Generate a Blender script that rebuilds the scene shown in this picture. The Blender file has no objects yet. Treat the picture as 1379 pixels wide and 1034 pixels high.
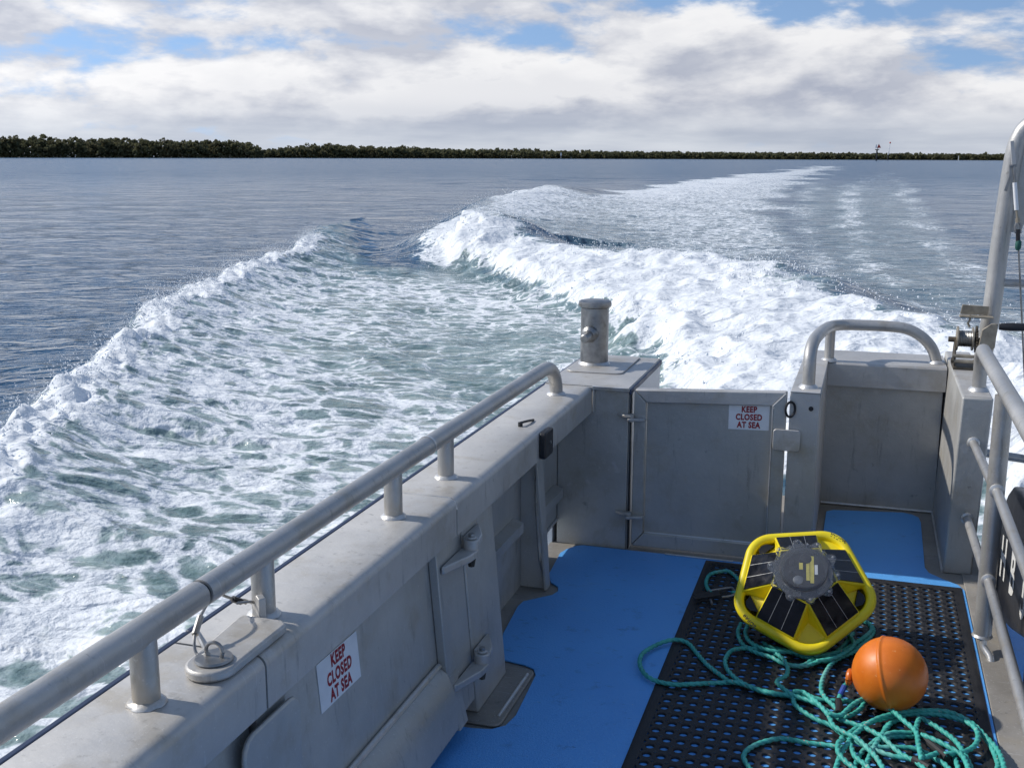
import bpy, math, random
import numpy as np
from mathutils import Vector, Matrix
random.seed(7); rng = np.random.default_rng(7)
scn = bpy.context.scene
col = scn.collection
# ------------------------------------------------------------------ camera
FPX, CX, CY = 1500.0, 689.5, 517.0          # focal length and centre in photo pixels (1379 x 1034)
PITCH, YAW, ROLL = math.radians(11.567), math.radians(17.491), math.radians(0.15)
CAM = np.array([0.0, 0.0, 1.5])             # deck is z = 0, +Y aft, +X starboard in view
SEA = -0.55
_fw = np.array([-math.sin(YAW), math.cos(YAW), 0]); _rt = np.array([math.cos(YAW), math.sin(YAW), 0]); _up = np.array([0, 0, 1.0])
CF = _fw*math.cos(PITCH) - _up*math.sin(PITCH); _u = _up*math.cos(PITCH) + _fw*math.sin(PITCH)
CR = _rt*math.cos(ROLL) + _u*math.sin(ROLL); CU = _u*math.cos(ROLL) - _rt*math.sin(ROLL)
def ray(p): return CF*FPX + CR*(p[0]-CX) - CU*(p[1]-CY)
def onz(p, z=0.0): d = ray(p); return CAM + d*((z-CAM[2])/d[2])
def onx(p, x): d = ray(p); return CAM + d*(x/d[0])
def ony(p, y): d = ray(p); return CAM + d*(y/d[1])
cd = bpy.data.cameras.new('camera'); cam = bpy.data.objects.new('camera', cd); col.objects.link(cam)
cd.sensor_fit = 'HORIZONTAL'; cd.sensor_width = 36.0; cd.lens = 36.0*FPX/1379.0; cd.clip_start = 0.05; cd.clip_end = 9000
cam.matrix_world = Matrix(((CR[0], CU[0], -CF[0], CAM[0]), (CR[1], CU[1], -CF[1], CAM[1]), (CR[2], CU[2], -CF[2], CAM[2]), (0, 0, 0, 1)))
scn.camera = cam
# ------------------------------------------------------------------ light
SUN = Vector((-0.78, -0.03, 0.62)).normalized()
sl = bpy.data.lights.new('sun', 'SUN'); so = bpy.data.objects.new('sun', sl); col.objects.link(so)
sl.energy = 3.5; sl.angle = math.radians(1.2); sl.color = (1.0, 0.955, 0.89)
so.rotation_euler = SUN.to_track_quat('Z', 'Y').to_euler()
scn.view_settings.view_transform = 'Standard'; scn.view_settings.look = 'None'
scn.view_settings.exposure = 0.10; scn.view_settings.gamma = 1.0; scn.view_settings.use_curve_mapping = False

class NT:
    """tiny node-tree writer"""
    def __init__(s, tree): s.t = tree; s.n = tree.nodes; s.l = tree.links
    def add(s, typ, **kw):
        n = s.n.new(typ)
        for k, v in kw.items():
            if k == 'ins':
                for a, b in v.items(): s.put(n.inputs[a], b)
            else: setattr(n, k, v)
        return n
    def put(s, sock, v):
        if isinstance(v, bpy.types.NodeSocket): s.l.new(v, sock)
        elif isinstance(v, bpy.types.Node): s.l.new(v.outputs[0], sock)
        else:
            if sock.type == 'RGBA' and len(v) == 3: v = (*v, 1)
            sock.default_value = v
    def m(s, op, a, b=0.0, c=0.0, clamp=False):
        n = s.n.new('ShaderNodeMath'); n.operation = op; n.use_clamp = clamp
        for i, v in enumerate((a, b, c)): s.put(n.inputs[i], v)
        return n.outputs[0]
    def vm(s, op, a, b=(0, 0, 0)):
        n = s.n.new('ShaderNodeVectorMath'); n.operation = op
        s.put(n.inputs[0], a)
        if op == 'SCALE': s.put(n.inputs['Scale'], b)
        else: s.put(n.inputs[1], b)
        return n.outputs['Value'] if op in ('DOT_PRODUCT', 'LENGTH') else n.outputs[0]
    def ss(s, v, lo, hi, a=0.0, b=1.0):
        n = s.n.new('ShaderNodeMapRange'); n.interpolation_type = 'SMOOTHSTEP'
        for i, x in enumerate((v, lo, hi, a, b)): s.put(n.inputs[i], x)
        return n.outputs[0]
    def lin(s, v, lo, hi, a=0.0, b=1.0):
        n = s.n.new('ShaderNodeMapRange')
        for i, x in enumerate((v, lo, hi, a, b)): s.put(n.inputs[i], x)
        return n.outputs[0]
    def mix(s, f, a, b):
        n = s.n.new('ShaderNodeMix'); n.data_type = 'RGBA'
        s.put(n.inputs[0], f); s.put(n.inputs[6], a); s.put(n.inputs[7], b); return n.outputs[2]
    def noise(s, v, scale, detail=4.0, rough=0.5, dist=0.0):
        n = s.n.new('ShaderNodeTexNoise'); s.put(n.inputs['Vector'], v); s.put(n.inputs['Scale'], scale)
        n.inputs['Detail'].default_value = detail; n.inputs['Roughness'].default_value = rough; n.inputs['Distortion'].default_value = dist
        return n.outputs[0]
    def mapv(s, v, sc=(1, 1, 1), rot=(0, 0, 0), loc=(0, 0, 0)):
        n = s.n.new('ShaderNodeMapping'); s.put(n.inputs[0], v); n.inputs['Location'].default_value = loc
        n.inputs['Rotation'].default_value = rot; n.inputs['Scale'].default_value = sc; return n.outputs[0]
    def bump(s, h, strength, dist, normal=None):
        n = s.n.new('ShaderNodeBump'); s.put(n.inputs['Height'], h); s.put(n.inputs['Strength'], strength); s.put(n.inputs['Distance'], dist)
        if normal is not None: s.put(n.inputs['Normal'], normal)
        return n.outputs[0]
# ------------------------------------------------------------------ sky
w = bpy.data.worlds.new('World'); scn.world = w; w.use_nodes = True
N = NT(w.node_tree); N.n.clear()
sky = N.add('ShaderNodeTexSky', sky_type='NISHITA', sun_disc=False)
sky.sun_elevation = math.asin(SUN.z); sky.sun_rotation = math.atan2(SUN.x, SUN.y)
sky.air_density = 1.0; sky.dust_density = 0.2; sky.ozone_density = 2.0
d = N.add('ShaderNodeTexCoord').outputs['Generated']
N.put(sky.inputs[0], N.vm('NORMALIZE', N.vm('ADD', d, (0, 0, 0.22))))
sep = N.add('ShaderNodeSeparateXYZ', ins={0: d})
z = sep.outputs[2]
q = N.mapv(d, sc=(1, 1, 2.7), loc=(4.35, 1.9, 0.32))
q2 = N.vm('ADD', q, (-0.025, 0.0, 0.055))
n0 = N.noise(q, 6.2, 10, 0.57, 0.1); n1 = N.noise(q2, 6.2, 6, 0.54, 0.1)
big = N.noise(N.mapv(q, loc=(0.4, 2.2, 0.3)), 1.9, 2, 0.5)
cov = N.m('ADD', N.m('ADD', n0, N.m('MULTIPLY', N.m('SUBTRACT', big, 0.5), 0.50)), N.m('ADD', N.lin(z, 0.02, 0.12, 0.15, 0.008), N.lin(z, 0.12, 0.35, 0.0, -0.16)))
mask = N.ss(cov, 0.45, 0.57)
lit = N.m('ADD', 0.50, N.m('MULTIPLY', N.m('SUBTRACT', n0, n1), 5.6), clamp=True)
thick = N.ss(cov, 0.50, 0.80)
lit = N.m('SUBTRACT', N.m('ADD', N.m('MULTIPLY', lit, 0.72), 0.34), N.m('MULTIPLY', thick, 0.26), clamp=True)
cc = N.mix(lit, (0.37, 0.41, 0.52), (0.90, 0.90, 0.915))
low = N.noise(N.mapv(d, sc=(1, 1, 9)), 3.6, 6, 0.55)
hz = N.mix(N.ss(low, 0.34, 0.68), (0.41, 0.465, 0.57), (0.68, 0.72, 0.785))
cc = N.mix(N.ss(z, 0.008, 0.055, 0.85, 0.0), cc, hz)
sd = N.m('MAXIMUM', N.vm('DOT_PRODUCT', d, tuple(SUN)), 0.0)
glow = N.m('ADD', 0.92, N.m('MULTIPLY', N.m('POWER', sd, 2.0), 0.40))
cc = N.vm('SCALE', cc, glow)
b1 = N.add('ShaderNodeBackground', ins={0: sky.outputs[0], 1: 0.15})
b2 = N.add('ShaderNodeBackground', ins={0: cc, 1: 1.0})
mk = N.m('MAXIMUM', mask, N.ss(z, 0.0, 0.05, 1.0, 0.0))
mx = N.add('ShaderNodeMixShader', ins={0: mk, 1: b1, 2: b2})
N.add('ShaderNodeOutputWorld', ins={0: mx})

# ------------------------------------------------------------------ materials
def newmat(name):
    m = bpy.data.materials.new(name); m.use_nodes = True; t = NT(m.node_tree); t.n.clear()
    p = t.add('ShaderNodeBsdfPrincipled'); o = t.add('ShaderNodeOutputMaterial', ins={0: p.outputs[0]})
    return m, t, p, t.add('ShaderNodeTexCoord').outputs['Object']
def metal(name, a, b, metallic=0.5, r0=0.38, r1=0.6, scuff=(0.10, 0.095, 0.085), amt=0.55, warm=(0.36, 0.31, 0.23)):
    m, t, p, c = newmat(name)
    n = t.noise(c, 3.0, 7, 0.62); f = t.noise(c, 38.0, 4, 0.6)
    base = t.mix(t.lin(n, 0.3, 0.7), a, b)
    base = t.mix(t.ss(t.noise(c, 7.0, 5, 0.65), 0.50, 0.72, 0, 0.55), base, warm)
    st = t.noise(t.mapv(c, sc=(9, 9, 1.2)), 4.0, 6, 0.7)
    base = t.mix(t.m('MULTIPLY', t.ss(st, 0.56, 0.72), 0.38), base, scuff)
    sc = t.m('MULTIPLY', t.ss(t.noise(t.mapv(c, sc=(1, 2.4, 1)), 26.0, 3, 0.6), 0.70, 0.76), amt)
    base = t.mix(sc, base, scuff)
    base = t.mix(t.ss(t.noise(c, 160.0, 2, 0.6), 0.62, 0.75, 0, 0.35), base, (0.72, 0.71, 0.69))
    base = t.mix(t.ss(t.noise(t.mapv(c, rot=(0.6, 0.4, 0.7), sc=(1, 14, 1)), 9.0, 3, 0.6), 0.66, 0.72, 0, 0.4), base, (0.62, 0.61, 0.60))
    t.put(p.inputs['Base Color'], base); p.inputs['Metallic'].default_value = metallic
    t.put(p.inputs['Roughness'], t.lin(t.m('ADD', n, t.m('MULTIPLY', f, 0.4)), 0.45, 0.95, r0, r1))
    t.put(p.inputs['Normal'], t.bump(t.m('ADD', f, t.m('MULTIPLY', t.noise(c, 3.0, 2, 0.5), 2.0)), 0.3, 0.004))
    return m
def plain(name, c0, rough=0.5, metallic=0.0, var=0.25, scale=9.0, bump=0.1, spec=0.5):
    m, t, p, c = newmat(name)
    n = t.noise(c, scale, 6, 0.6)
    lo = tuple(x*(1-var) for x in c0); hi = tuple(min(1, x*(1+var)) for x in c0)
    t.put(p.inputs['Base Color'], t.mix(t.lin(n, 0.3, 0.7), lo, hi))
    t.put(p.inputs['Roughness'], t.lin(n, 0.3, 0.7, max(0.02, rough-0.1), min(1, rough+0.12)))
    p.inputs['Metallic'].default_value = metallic; p.inputs['Specular IOR Level'].default_value = spec
    t.put(p.inputs['Normal'], t.bump(t.noise(c, scale*14, 3, 0.6), bump, 0.002))
    return m
M = {}
M['alu'] = metal('aluminium', (0.42, 0.405, 0.38), (0.58, 0.56, 0.525), 0.35)
M['plate'] = metal('aluminium_plate', (0.385, 0.375, 0.345), (0.53, 0.515, 0.475), 0.3, 0.36, 0.58, amt=0.35)
M['tube'] = metal('aluminium_tube', (0.37, 0.36, 0.34), (0.52, 0.505, 0.475), 0.55, 0.34, 0.55, amt=0.35)
M['bare'] = metal('bare_aluminium', (0.21, 0.19, 0.16), (0.36, 0.335, 0.30), 0.2, 0.5, 0.75, amt=0.8)
M['weld'] = metal('weld', (0.55, 0.54, 0.52), (0.68, 0.67, 0.64), 0.6, 0.3, 0.5, amt=0.2)
M['steel'] = plain('steel', (0.30, 0.295, 0.285), 0.4, 0.85, 0.35, 25)
M['rusty'] = plain('weathered_steel', (0.11, 0.092, 0.068), 0.6, 0.5, 0.6, 40, 0.4)
M['tan'] = plain('tan_zinc', (0.33, 0.285, 0.215), 0.5, 0.4, 0.3, 30, 0.3)
M['black'] = plain('black_plastic', (0.012, 0.012, 0.014), 0.45, 0, 0.4, 20)
M['rubber'] = plain('black_rubber', (0.016, 0.0155, 0.017), 0.6, 0, 0.5, 14, 0.4)
M['navy'] = plain('navy_trim', (0.03, 0.045, 0.09), 0.5, 0, 0.3, 12)
M['hullwhite'] = plain('pale_hull_paint', (0.62, 0.64, 0.66), 0.45, 0, 0.1, 4)
M['white'] = plain('white_vinyl', (0.78, 0.78, 0.77), 0.4, 0, 0.06, 20)
M['offwhite'] = plain('offwhite_paint', (0.70, 0.69, 0.65), 0.6, 0, 0.12, 60)
M['redink'] = plain('red_ink', (0.30, 0.015, 0.02), 0.5, 0, 0.2, 60)
M['charcoal'] = plain('charcoal_panel', (0.017, 0.018, 0.022), 0.42, 0, 0.3, 8)
M['panel'] = plain('solar_cell', (0.006, 0.006, 0.009), 0.16, 0, 0.4, 40, 0.02)
M['panelline'] = plain('panel_line', (0.42, 0.42, 0.40), 0.4, 0.5, 0.2, 40)
M['label'] = plain('label_yellow', (0.70, 0.60, 0.12), 0.5, 0, 0.15, 80)
M['pcb'] = plain('dark_board', (0.022, 0.024, 0.032), 0.35, 0, 0.5, 60)
M['bluetape'] = plain('blue_twine', (0.02, 0.07, 0.35), 0.7, 0, 0.3, 80)
M['darkgreen'] = plain('dark_green_twine', (0.015, 0.09, 0.07), 0.7)
M['barkred'] = plain('marker_red', (0.55, 0.07, 0.05), 0.6, 0, 0.2, 2)
M['pile'] = plain('dark_pile', (0.02, 0.022, 0.028), 0.8, 0, 0.3, 2)
M['mud'] = plain('mud', (0.045, 0.04, 0.03), 0.9, 0, 0.4, 0.05)
def m_yellow():
    m, t, p, c = newmat('yellow_hull')
    n = t.noise(c, 14, 6, 0.6)
    base = t.mix(t.lin(n, 0.3, 0.7), (0.76, 0.60, 0.010), (0.85, 0.70, 0.018))
    base = t.mix(t.ss(t.noise(c, 60, 4, 0.7), 0.66, 0.76, 0, 0.3), base, (0.35, 0.25, 0.02))
    t.put(p.inputs['Base Color'], base); p.inputs['Roughness'].default_value = 0.38
    t.put(p.inputs['Normal'], t.bump(t.noise(c, 200, 2), 0.08, 0.001)); return m
M['yellow'] = m_yellow()
def m_orange():
    m, t, p, c = newmat('orange_float')
    n = t.noise(c, 12, 6, 0.6)
    base = t.mix(t.lin(n, 0.3, 0.7), (0.62, 0.135, 0.008), (0.78, 0.20, 0.014))
    base = t.mix(t.ss(t.noise(c, 75, 3, 0.6), 0.68, 0.74, 0, 0.6), base, (0.80, 0.42, 0.16))
    base = t.mix(t.ss(t.noise(c, 30, 5, 0.7), 0.64, 0.74, 0, 0.5), base, (0.22, 0.05, 0.01))
    t.put(p.inputs['Base Color'], base); t.put(p.inputs['Roughness'], t.lin(n, 0.3, 0.7, 0.32, 0.5))
    t.put(p.inputs['Normal'], t.bump(t.noise(c, 120, 3), 0.12, 0.001)); return m
M['orange'] = m_orange()
def m_blue():
    m, t, p, c = newmat('blue_deck_paint')
    n = t.noise(c, 2.5, 7, 0.6); g = t.noise(c, 320, 2, 0.6)
    base = t.mix(t.lin(n, 0.3, 0.7), (0.095, 0.35, 0.76), (0.12, 0.41, 0.84))
    sc = t.ss(t.noise(c, 13, 6, 0.7), 0.56, 0.74, 0, 0.55)
    base = t.mix(sc, base, (0.045, 0.15, 0.36))
    base = t.mix(t.ss(t.noise(c, 5.0, 8, 0.72), 0.56, 0.70, 0, 0.35), base, (0.16, 0.36, 0.66))
    base = t.mix(t.ss(t.noise(c, 60, 3, 0.6), 0.72, 0.76, 0, 0.5), base, (0.40, 0.47, 0.58))
    base = t.mix(t.ss(t.noise(t.mapv(c, sc=(1.3, 5.5, 1), rot=(0, 0, 0.5)), 9, 4, 0.6), 0.66, 0.72, 0, 0.5), base, (0.025, 0.07, 0.18))
    t.put(p.inputs['Base Color'], base); t.put(p.inputs['Roughness'], t.lin(n, 0.3, 0.7, 0.42, 0.6))
    t.put(p.inputs['Normal'], t.bump(t.m('ADD', g, t.noise(c, 140, 2)), 0.6, 0.002)); return m
M['blue'] = m_blue()
def m_rope():
    m, t, p, c = newmat('green_rope')
    uv = t.add('ShaderNodeUVMap').outputs[0]
    st = t.noise(t.mapv(uv, sc=(90, 3.0, 1), rot=(0, 0, 0.0)), 1.0, 3, 0.6)
    n = t.noise(c, 30, 4, 0.6)
    base = t.mix(t.lin(n, 0.3, 0.7), (0.035, 0.31, 0.255), (0.075, 0.47, 0.40))
    fl = t.m('MULTIPLY', t.ss(st, 0.60, 0.68), t.ss(t.noise(c, 9, 2), 0.42, 0.60))
    base = t.mix(fl, base, (0.52, 0.36, 0.31))
    base = t.mix(t.ss(t.noise(c, 5, 4), 0.58, 0.72, 0, 0.45), base, (0.30, 0.56, 0.50))
    t.put(p.inputs['Base Color'], base); p.inputs['Roughness'].default_value = 0.55
    t.put(p.inputs['Normal'], t.bump(t.noise(t.mapv(uv, sc=(400, 2, 1)), 1.0, 2), 0.4, 0.001)); return m
M['rope'] = m_rope()
def m_clear():
    m, t, p, c = newmat('clear_polycarbonate')
    p.inputs['Base Color'].default_value = (0.80, 0.83, 0.86, 1); p.inputs['Roughness'].default_value = 0.08
    p.inputs['Transmission Weight'].default_value = 0.93; p.inputs['IOR'].default_value = 1.25
    t.put(p.inputs['Normal'], t.bump(t.noise(c, 40, 4), 0.06, 0.002)); return m
M['clear'] = m_clear()
def m_leaf():
    m, t, p, c = newmat('mangrove_foliage')
    g = t.add('ShaderNodeNewGeometry')
    a = t.add('ShaderNodeAttribute', attribute_name='tint')
    base = t.mix(a.outputs['Fac'], (0.105, 0.106, 0.057), (0.165, 0.160, 0.082))
    base = t.mix(t.ss(t.noise(c, 0.08, 4), 0.5, 0.7, 0, 0.5), base, (0.15, 0.125, 0.07))
    t.put(p.inputs['Base Color'], base); p.inputs['Roughness'].default_value = 0.8
    p.inputs['Specular IOR Level'].default_value = 0.2
    tl = t.add('ShaderNodeBsdfTranslucent', ins={0: base}); mxl = t.add('ShaderNodeMixShader', ins={0: 0.4, 1: p.outputs[0], 2: tl.outputs[0]})
    t.put([n for n in t.n if n.type == 'OUTPUT_MATERIAL'][0].inputs[0], mxl.outputs[0]); return m
M['leaf'] = m_leaf()

# ------------------------------------------------------------------ mesh helpers
class MB:
    def __init__(s): s.v = []; s.f = []; s.mi = []
    def poly(s, pts, faces, mi=0):
        b = len(s.v); s.v += [tuple(float(c) for c in p) for p in pts]
        for f in faces: s.f.append(tuple(b+i for i in f)); s.mi.append(mi)
        return s
    def hexa(s, p, mi=0):     # 8 points: 4 bottom ccw, 4 top ccw
        return s.poly(p, [(3, 2, 1, 0), (4, 5, 6, 7), (0, 1, 5, 4), (1, 2, 6, 5), (2, 3, 7, 6), (3, 0, 4, 7)], mi)
    def box(s, a, b, mi=0):
        (x0, y0, z0), (x1, y1, z1) = a, b
        x0, x1 = sorted((x0, x1)); y0, y1 = sorted((y0, y1)); z0, z1 = sorted((z0, z1))
        return s.hexa([(x0, y0, z0), (x1, y0, z0), (x1, y1, z0), (x0, y1, z0), (x0, y0, z1), (x1, y0, z1), (x1, y1, z1), (x0, y1, z1)], mi)
    def prism(s, pts, off, mi=0):   # closed 3D polygon extruded by vector
        n = len(pts); a = [Vector(p) for p in pts]; b = [p+Vector(off) for p in a]
        nrm = Vector((0, 0, 0))
        for i in range(n): nrm += a[i].cross(a[(i+1) % n])
        flip = nrm.dot(Vector(off)) > 0
        fs = [tuple(range(n)) if not flip else tuple(range(n-1, -1, -1)), tuple(range(2*n-1, n-1, -1)) if not flip else tuple(range(n, 2*n))]
        for i in range(n):
            j = (i+1) % n; fs.append((j, i, n+i, n+j) if not flip else (i, j, n+j, n+i))
        return s.poly(a+b, fs, mi)
    def tube(s, path, r, seg=14, cap=True, mi=0):
        P = [Vector(p) for p in path]; n = len(P); rs = r if hasattr(r, '__len__') else [r]*n
        T = [(P[min(i+1, n-1)]-P[max(i-1, 0)]).normalized() for i in range(n)]
        u = T[0].orthogonal().normalized(); pts = []
        for i in range(n):
            u = (u - T[i]*u.dot(T[i])).normalized(); v = T[i].cross(u)
            for k in range(seg):
                a = 2*math.pi*k/seg; pts.append(P[i]+(u*math.cos(a)+v*math.sin(a))*rs[i])
        fs = [(i*seg+k, i*seg+(k+1) % seg, (i+1)*seg+(k+1) % seg, (i+1)*seg+k) for i in range(n-1) for k in range(seg)]
        if cap: fs += [tuple(range(seg-1, -1, -1)), tuple(range((n-1)*seg, n*seg))]
        return s.poly(pts, fs, mi)
    def lathe(s, prof, c=(0, 0, 0), axis=(0, 0, 1), seg=24, mi=0):   # prof: (r, h)
        A = Vector(axis).normalized(); u = A.orthogonal().normalized(); v = A.cross(u); c = Vector(c); pts = []
        for r, h in prof:
            for k in range(seg):
                a = 2*math.pi*k/seg; pts.append(c+A*h+(u*math.cos(a)+v*math.sin(a))*r)
        m = len(prof)
        fs = [(i*seg+k, i*seg+(k+1) % seg, (i+1)*seg+(k+1) % seg, (i+1)*seg+k) for i in range(m-1) for k in range(seg)]
        fs += [tuple(range(seg-1, -1, -1)), tuple(range((m-1)*seg, m*seg))]
        return s.poly(pts, fs, mi)
    def build(s, name, mats, parent=None, bev=0.0, sharp=35, seg=2):
        mats = mats if isinstance(mats, (list, tuple)) else [mats]
        off = Vector(parent['_o']) if parent is not None and '_o' in parent else Vector((0, 0, 0))
        me = bpy.data.meshes.new(name); me.from_pydata([tuple(Vector(p)-off) for p in s.v], [], s.f)
        for m in mats: me.materials.append(M[m] if isinstance(m, str) else m)
        if len(mats) > 1: me.polygons.foreach_set('material_index', s.mi)
        me.shade_smooth(); me.set_sharp_from_angle(angle=math.radians(sharp)); me.validate()
        o = bpy.data.objects.new(name, me); col.objects.link(o)
        if parent is not None:
            o.parent = parent; o['_o'] = tuple(off)
        if bev:
            b = o.modifiers.new('bevel', 'BEVEL'); b.width = bev; b.segments = seg; b.limit_method = 'ANGLE'; b.angle_limit = math.radians(40)
        return o
def tag(o, label=None, cat=None, kind=None, group=None):
    if label: o['label'] = label
    if cat: o['category'] = cat
    if kind: o['kind'] = kind
    if group: o['group'] = group
    return o
def thing(name, loc, label, cat, group=None):
    o = bpy.data.objects.new(name, None); col.objects.link(o); o.location = loc; o['_o'] = tuple(loc); o.empty_display_size = 0.1
    return tag(o, label, cat, None, group)
def smooth(pts, k=6):     # Catmull-Rom
    P = [np.array(p, float) for p in pts]; P = [2*P[0]-P[1]] + P + [2*P[-1]-P[-2]]; out = []
    for i in range(1, len(P)-2):
        for j in range(k):
            t = j/k; a, b, c, e = P[i-1], P[i], P[i+1], P[i+2]
            out.append(0.5*((2*b)+(c-a)*t+(2*a-5*b+4*c-e)*t*t+(3*b-a-3*c+e)*t**3))
    out.append(P[-2]); return out
def text_geo(body, size, xs=1.0, bold=0.0):
    cu = bpy.data.curves.new('t', 'FONT'); cu.body = body; cu.size = size; cu.align_x = 'CENTER'; cu.align_y = 'CENTER'; cu.offset = bold; cu.resolution_u = 3
    cu.space_line = 0.95; cu.space_character = 1.1
    o = bpy.data.objects.new('t', cu); col.objects.link(o); dg = bpy.context.evaluated_depsgraph_get()
    me = o.evaluated_get(dg).to_mesh(); v = [(p.co.x*xs, p.co.y) for p in me.vertices]; f = [tuple(p.vertices) for p in me.polygons]
    o.evaluated_get(dg).to_mesh_clear(); bpy.data.objects.remove(o); bpy.data.curves.remove(cu)
    return v, f
def add_text(mb, body, size, c, ux, uy, xs=1.0, bold=0.0, mi=0):
    v, f = text_geo(body, size, xs, bold); c = Vector(c); ux = Vector(ux).normalized(); uy = Vector(uy).normalized()
    mb.poly([c+ux*a+uy*b for a, b in v], f, mi)
def rrect(cx, cy, w_, h_, r, n=4):
    out = []
    for sx, sy, a0 in ((1, 1, 0), (-1, 1, 90), (-1, -1, 180), (1, -1, 270)):
        for k in range(n+1):
            a = math.radians(a0+90*k/n); out.append((cx+sx*(w_/2-r)+r*math.cos(a), cy+sy*(h_/2-r)+r*math.sin(a)))
    return out

# ------------------------------------------------------------------ numpy noise
def perlin(x, y, seed=0):
    x = np.asarray(x, np.float64); y = np.asarray(y, np.float64)
    xi = np.floor(x).astype(np.int64); yi = np.floor(y).astype(np.int64); xf = x-xi; yf = y-yi
    def g(ix, iy, dx, dy):
        h = (ix*374761393+iy*668265263+seed*974634777) & 0xffffffff
        h = ((h ^ (h >> 13))*1274126177) & 0xffffffff; h = h ^ (h >> 16)
        a = h*(2*math.pi/4294967296.0); return np.cos(a)*dx+np.sin(a)*dy
    u = xf*xf*xf*(xf*(xf*6-15)+10); v = yf*yf*yf*(yf*(yf*6-15)+10)
    a = g(xi, yi, xf, yf); b = g(xi+1, yi, xf-1, yf); c = g(xi, yi+1, xf, yf-1); e = g(xi+1, yi+1, xf-1, yf-1)
    return (a*(1-u)+b*u)*(1-v)+(c*(1-u)+e*u)*v
def fbm(x, y, o=4, seed=0, gain=0.5):
    s = 0; a = 1.0
    for i in range(o): s = s+a*perlin(x, y, seed+i*17); x = x*2.03; y = y*2.03; a *= gain
    return s
def sstep(v, a, b): t = np.clip((v-a)/(b-a), 0, 1); return t*t*(3-2*t)
def polydist(x, y, pts):
    """distance to a polyline, arc length of the nearest point and signed side (left of travel positive)"""
    best = np.full(x.shape, 1e9); S = np.zeros_like(x); side = np.zeros_like(x); acc = 0.0
    for (ax, ay), (bx, by) in zip(pts[:-1], pts[1:]):
        dx, dy = bx-ax, by-ay; L = math.hypot(dx, dy)
        t = np.clip(((x-ax)*dx+(y-ay)*dy)/(L*L), 0, 1); ex = x-ax-t*dx; ey = y-ay-t*dy; dd = np.hypot(ex, ey)
        m = dd < best; best = np.where(m, dd, best); S = np.where(m, acc+t*L, S)
        side = np.where(m, np.sign(dx*(y-ay)-dy*(x-ax)), side); acc += L
    return best, S, side
def softpoly(x, y, pts, wd):
    ins = np.zeros(x.shape, bool); n = len(pts)
    for i in range(n):
        (ax, ay), (bx, by) = pts[i], pts[(i+1) % n]
        if ay == by: continue
        c = ((ay > y) != (by > y)) & (x < (bx-ax)*(y-ay)/(by-ay)+ax); ins ^= c
    dd, _, _ = polydist(x, y, list(pts)+[pts[0]])
    return sstep(np.where(ins, dd, -dd), -wd, wd)
def sp(lst, dz=0.0): return [tuple(onz(p, SEA+dz)[:2]) for p in lst]

# ------------------------------------------------------------------ the sea
C1 = [(-3.6, 1.5), (-4.3, 3.2)] + sp([(-60, 652), (0, 596), (50, 555), (100, 525), (165, 462), (220, 417), (300, 372), (400, 335)], 0.32) + [(-13.2, 26.0), (-14.6, 30.0)]
TC = sp([(598, 316), (640, 314), (700, 324), (760, 335), (830, 345), (950, 352), (1040, 360), (1080, 374), (1120, 400), (1200, 428), (1280, 446), (1379, 470)], 0.42)
C2 = sp([(590, 330), (598, 314), (620, 292), (660, 270), (720, 256)], 0.45); C2 = C2 + [(C2[-1][0]-4, C2[-1][1]+22)]
FOOT = sp([(604, 348), (640, 360), (700, 388), (760, 408), (830, 434), (860, 470), (893, 522)]) + [(-0.8, 7.0)]
MASSX = FOOT + [(3.0, 7.0), (6.0, 9.0), (8.0, 20.0)] + [(a, b+6.0) for a, b in TC[::-1]] + [(-12.0, 25.0)]
MASS = FOOT + [(3.0, 7.0), (4.2, 11.5)] + TC[::-1]
NEARW = C1 + sp([(480, 362), (560, 362)]) + FOOT + [(0.0, 6.0), (0.0, 1.0), (-1.0, -2.0), (-3.0, -2.0)]
TRAIL = sp([(600, 320), (660, 274), (720, 259), (780, 268), (850, 256), (920, 246), (1000, 236), (1110, 223.5), (1128, 225), (1060, 250), (1050, 300), (1085, 368), (1000, 350), (830, 343), (700, 322)])
RIGHTW = [(0.4, 5.0), (1.0, 9.0)] + sp([(1240, 436), (1290, 440), (1345, 452), (1420, 430)]) + [(6.5, 14.0), (7.0, 2.0), (3.0, 0.0), (0.6, 1.0)]
ST1 = sp([(1290, 446), (1215, 396), (1165, 345), (1140, 290), (1150, 255), (1172, 236)]); ST2 = sp([(1372, 430), (1300, 370), (1246, 306), (1212, 252), (1195, 232)])
ST3 = sp([(1120, 398), (1085, 330), (1075, 280), (1100, 245)])
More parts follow.
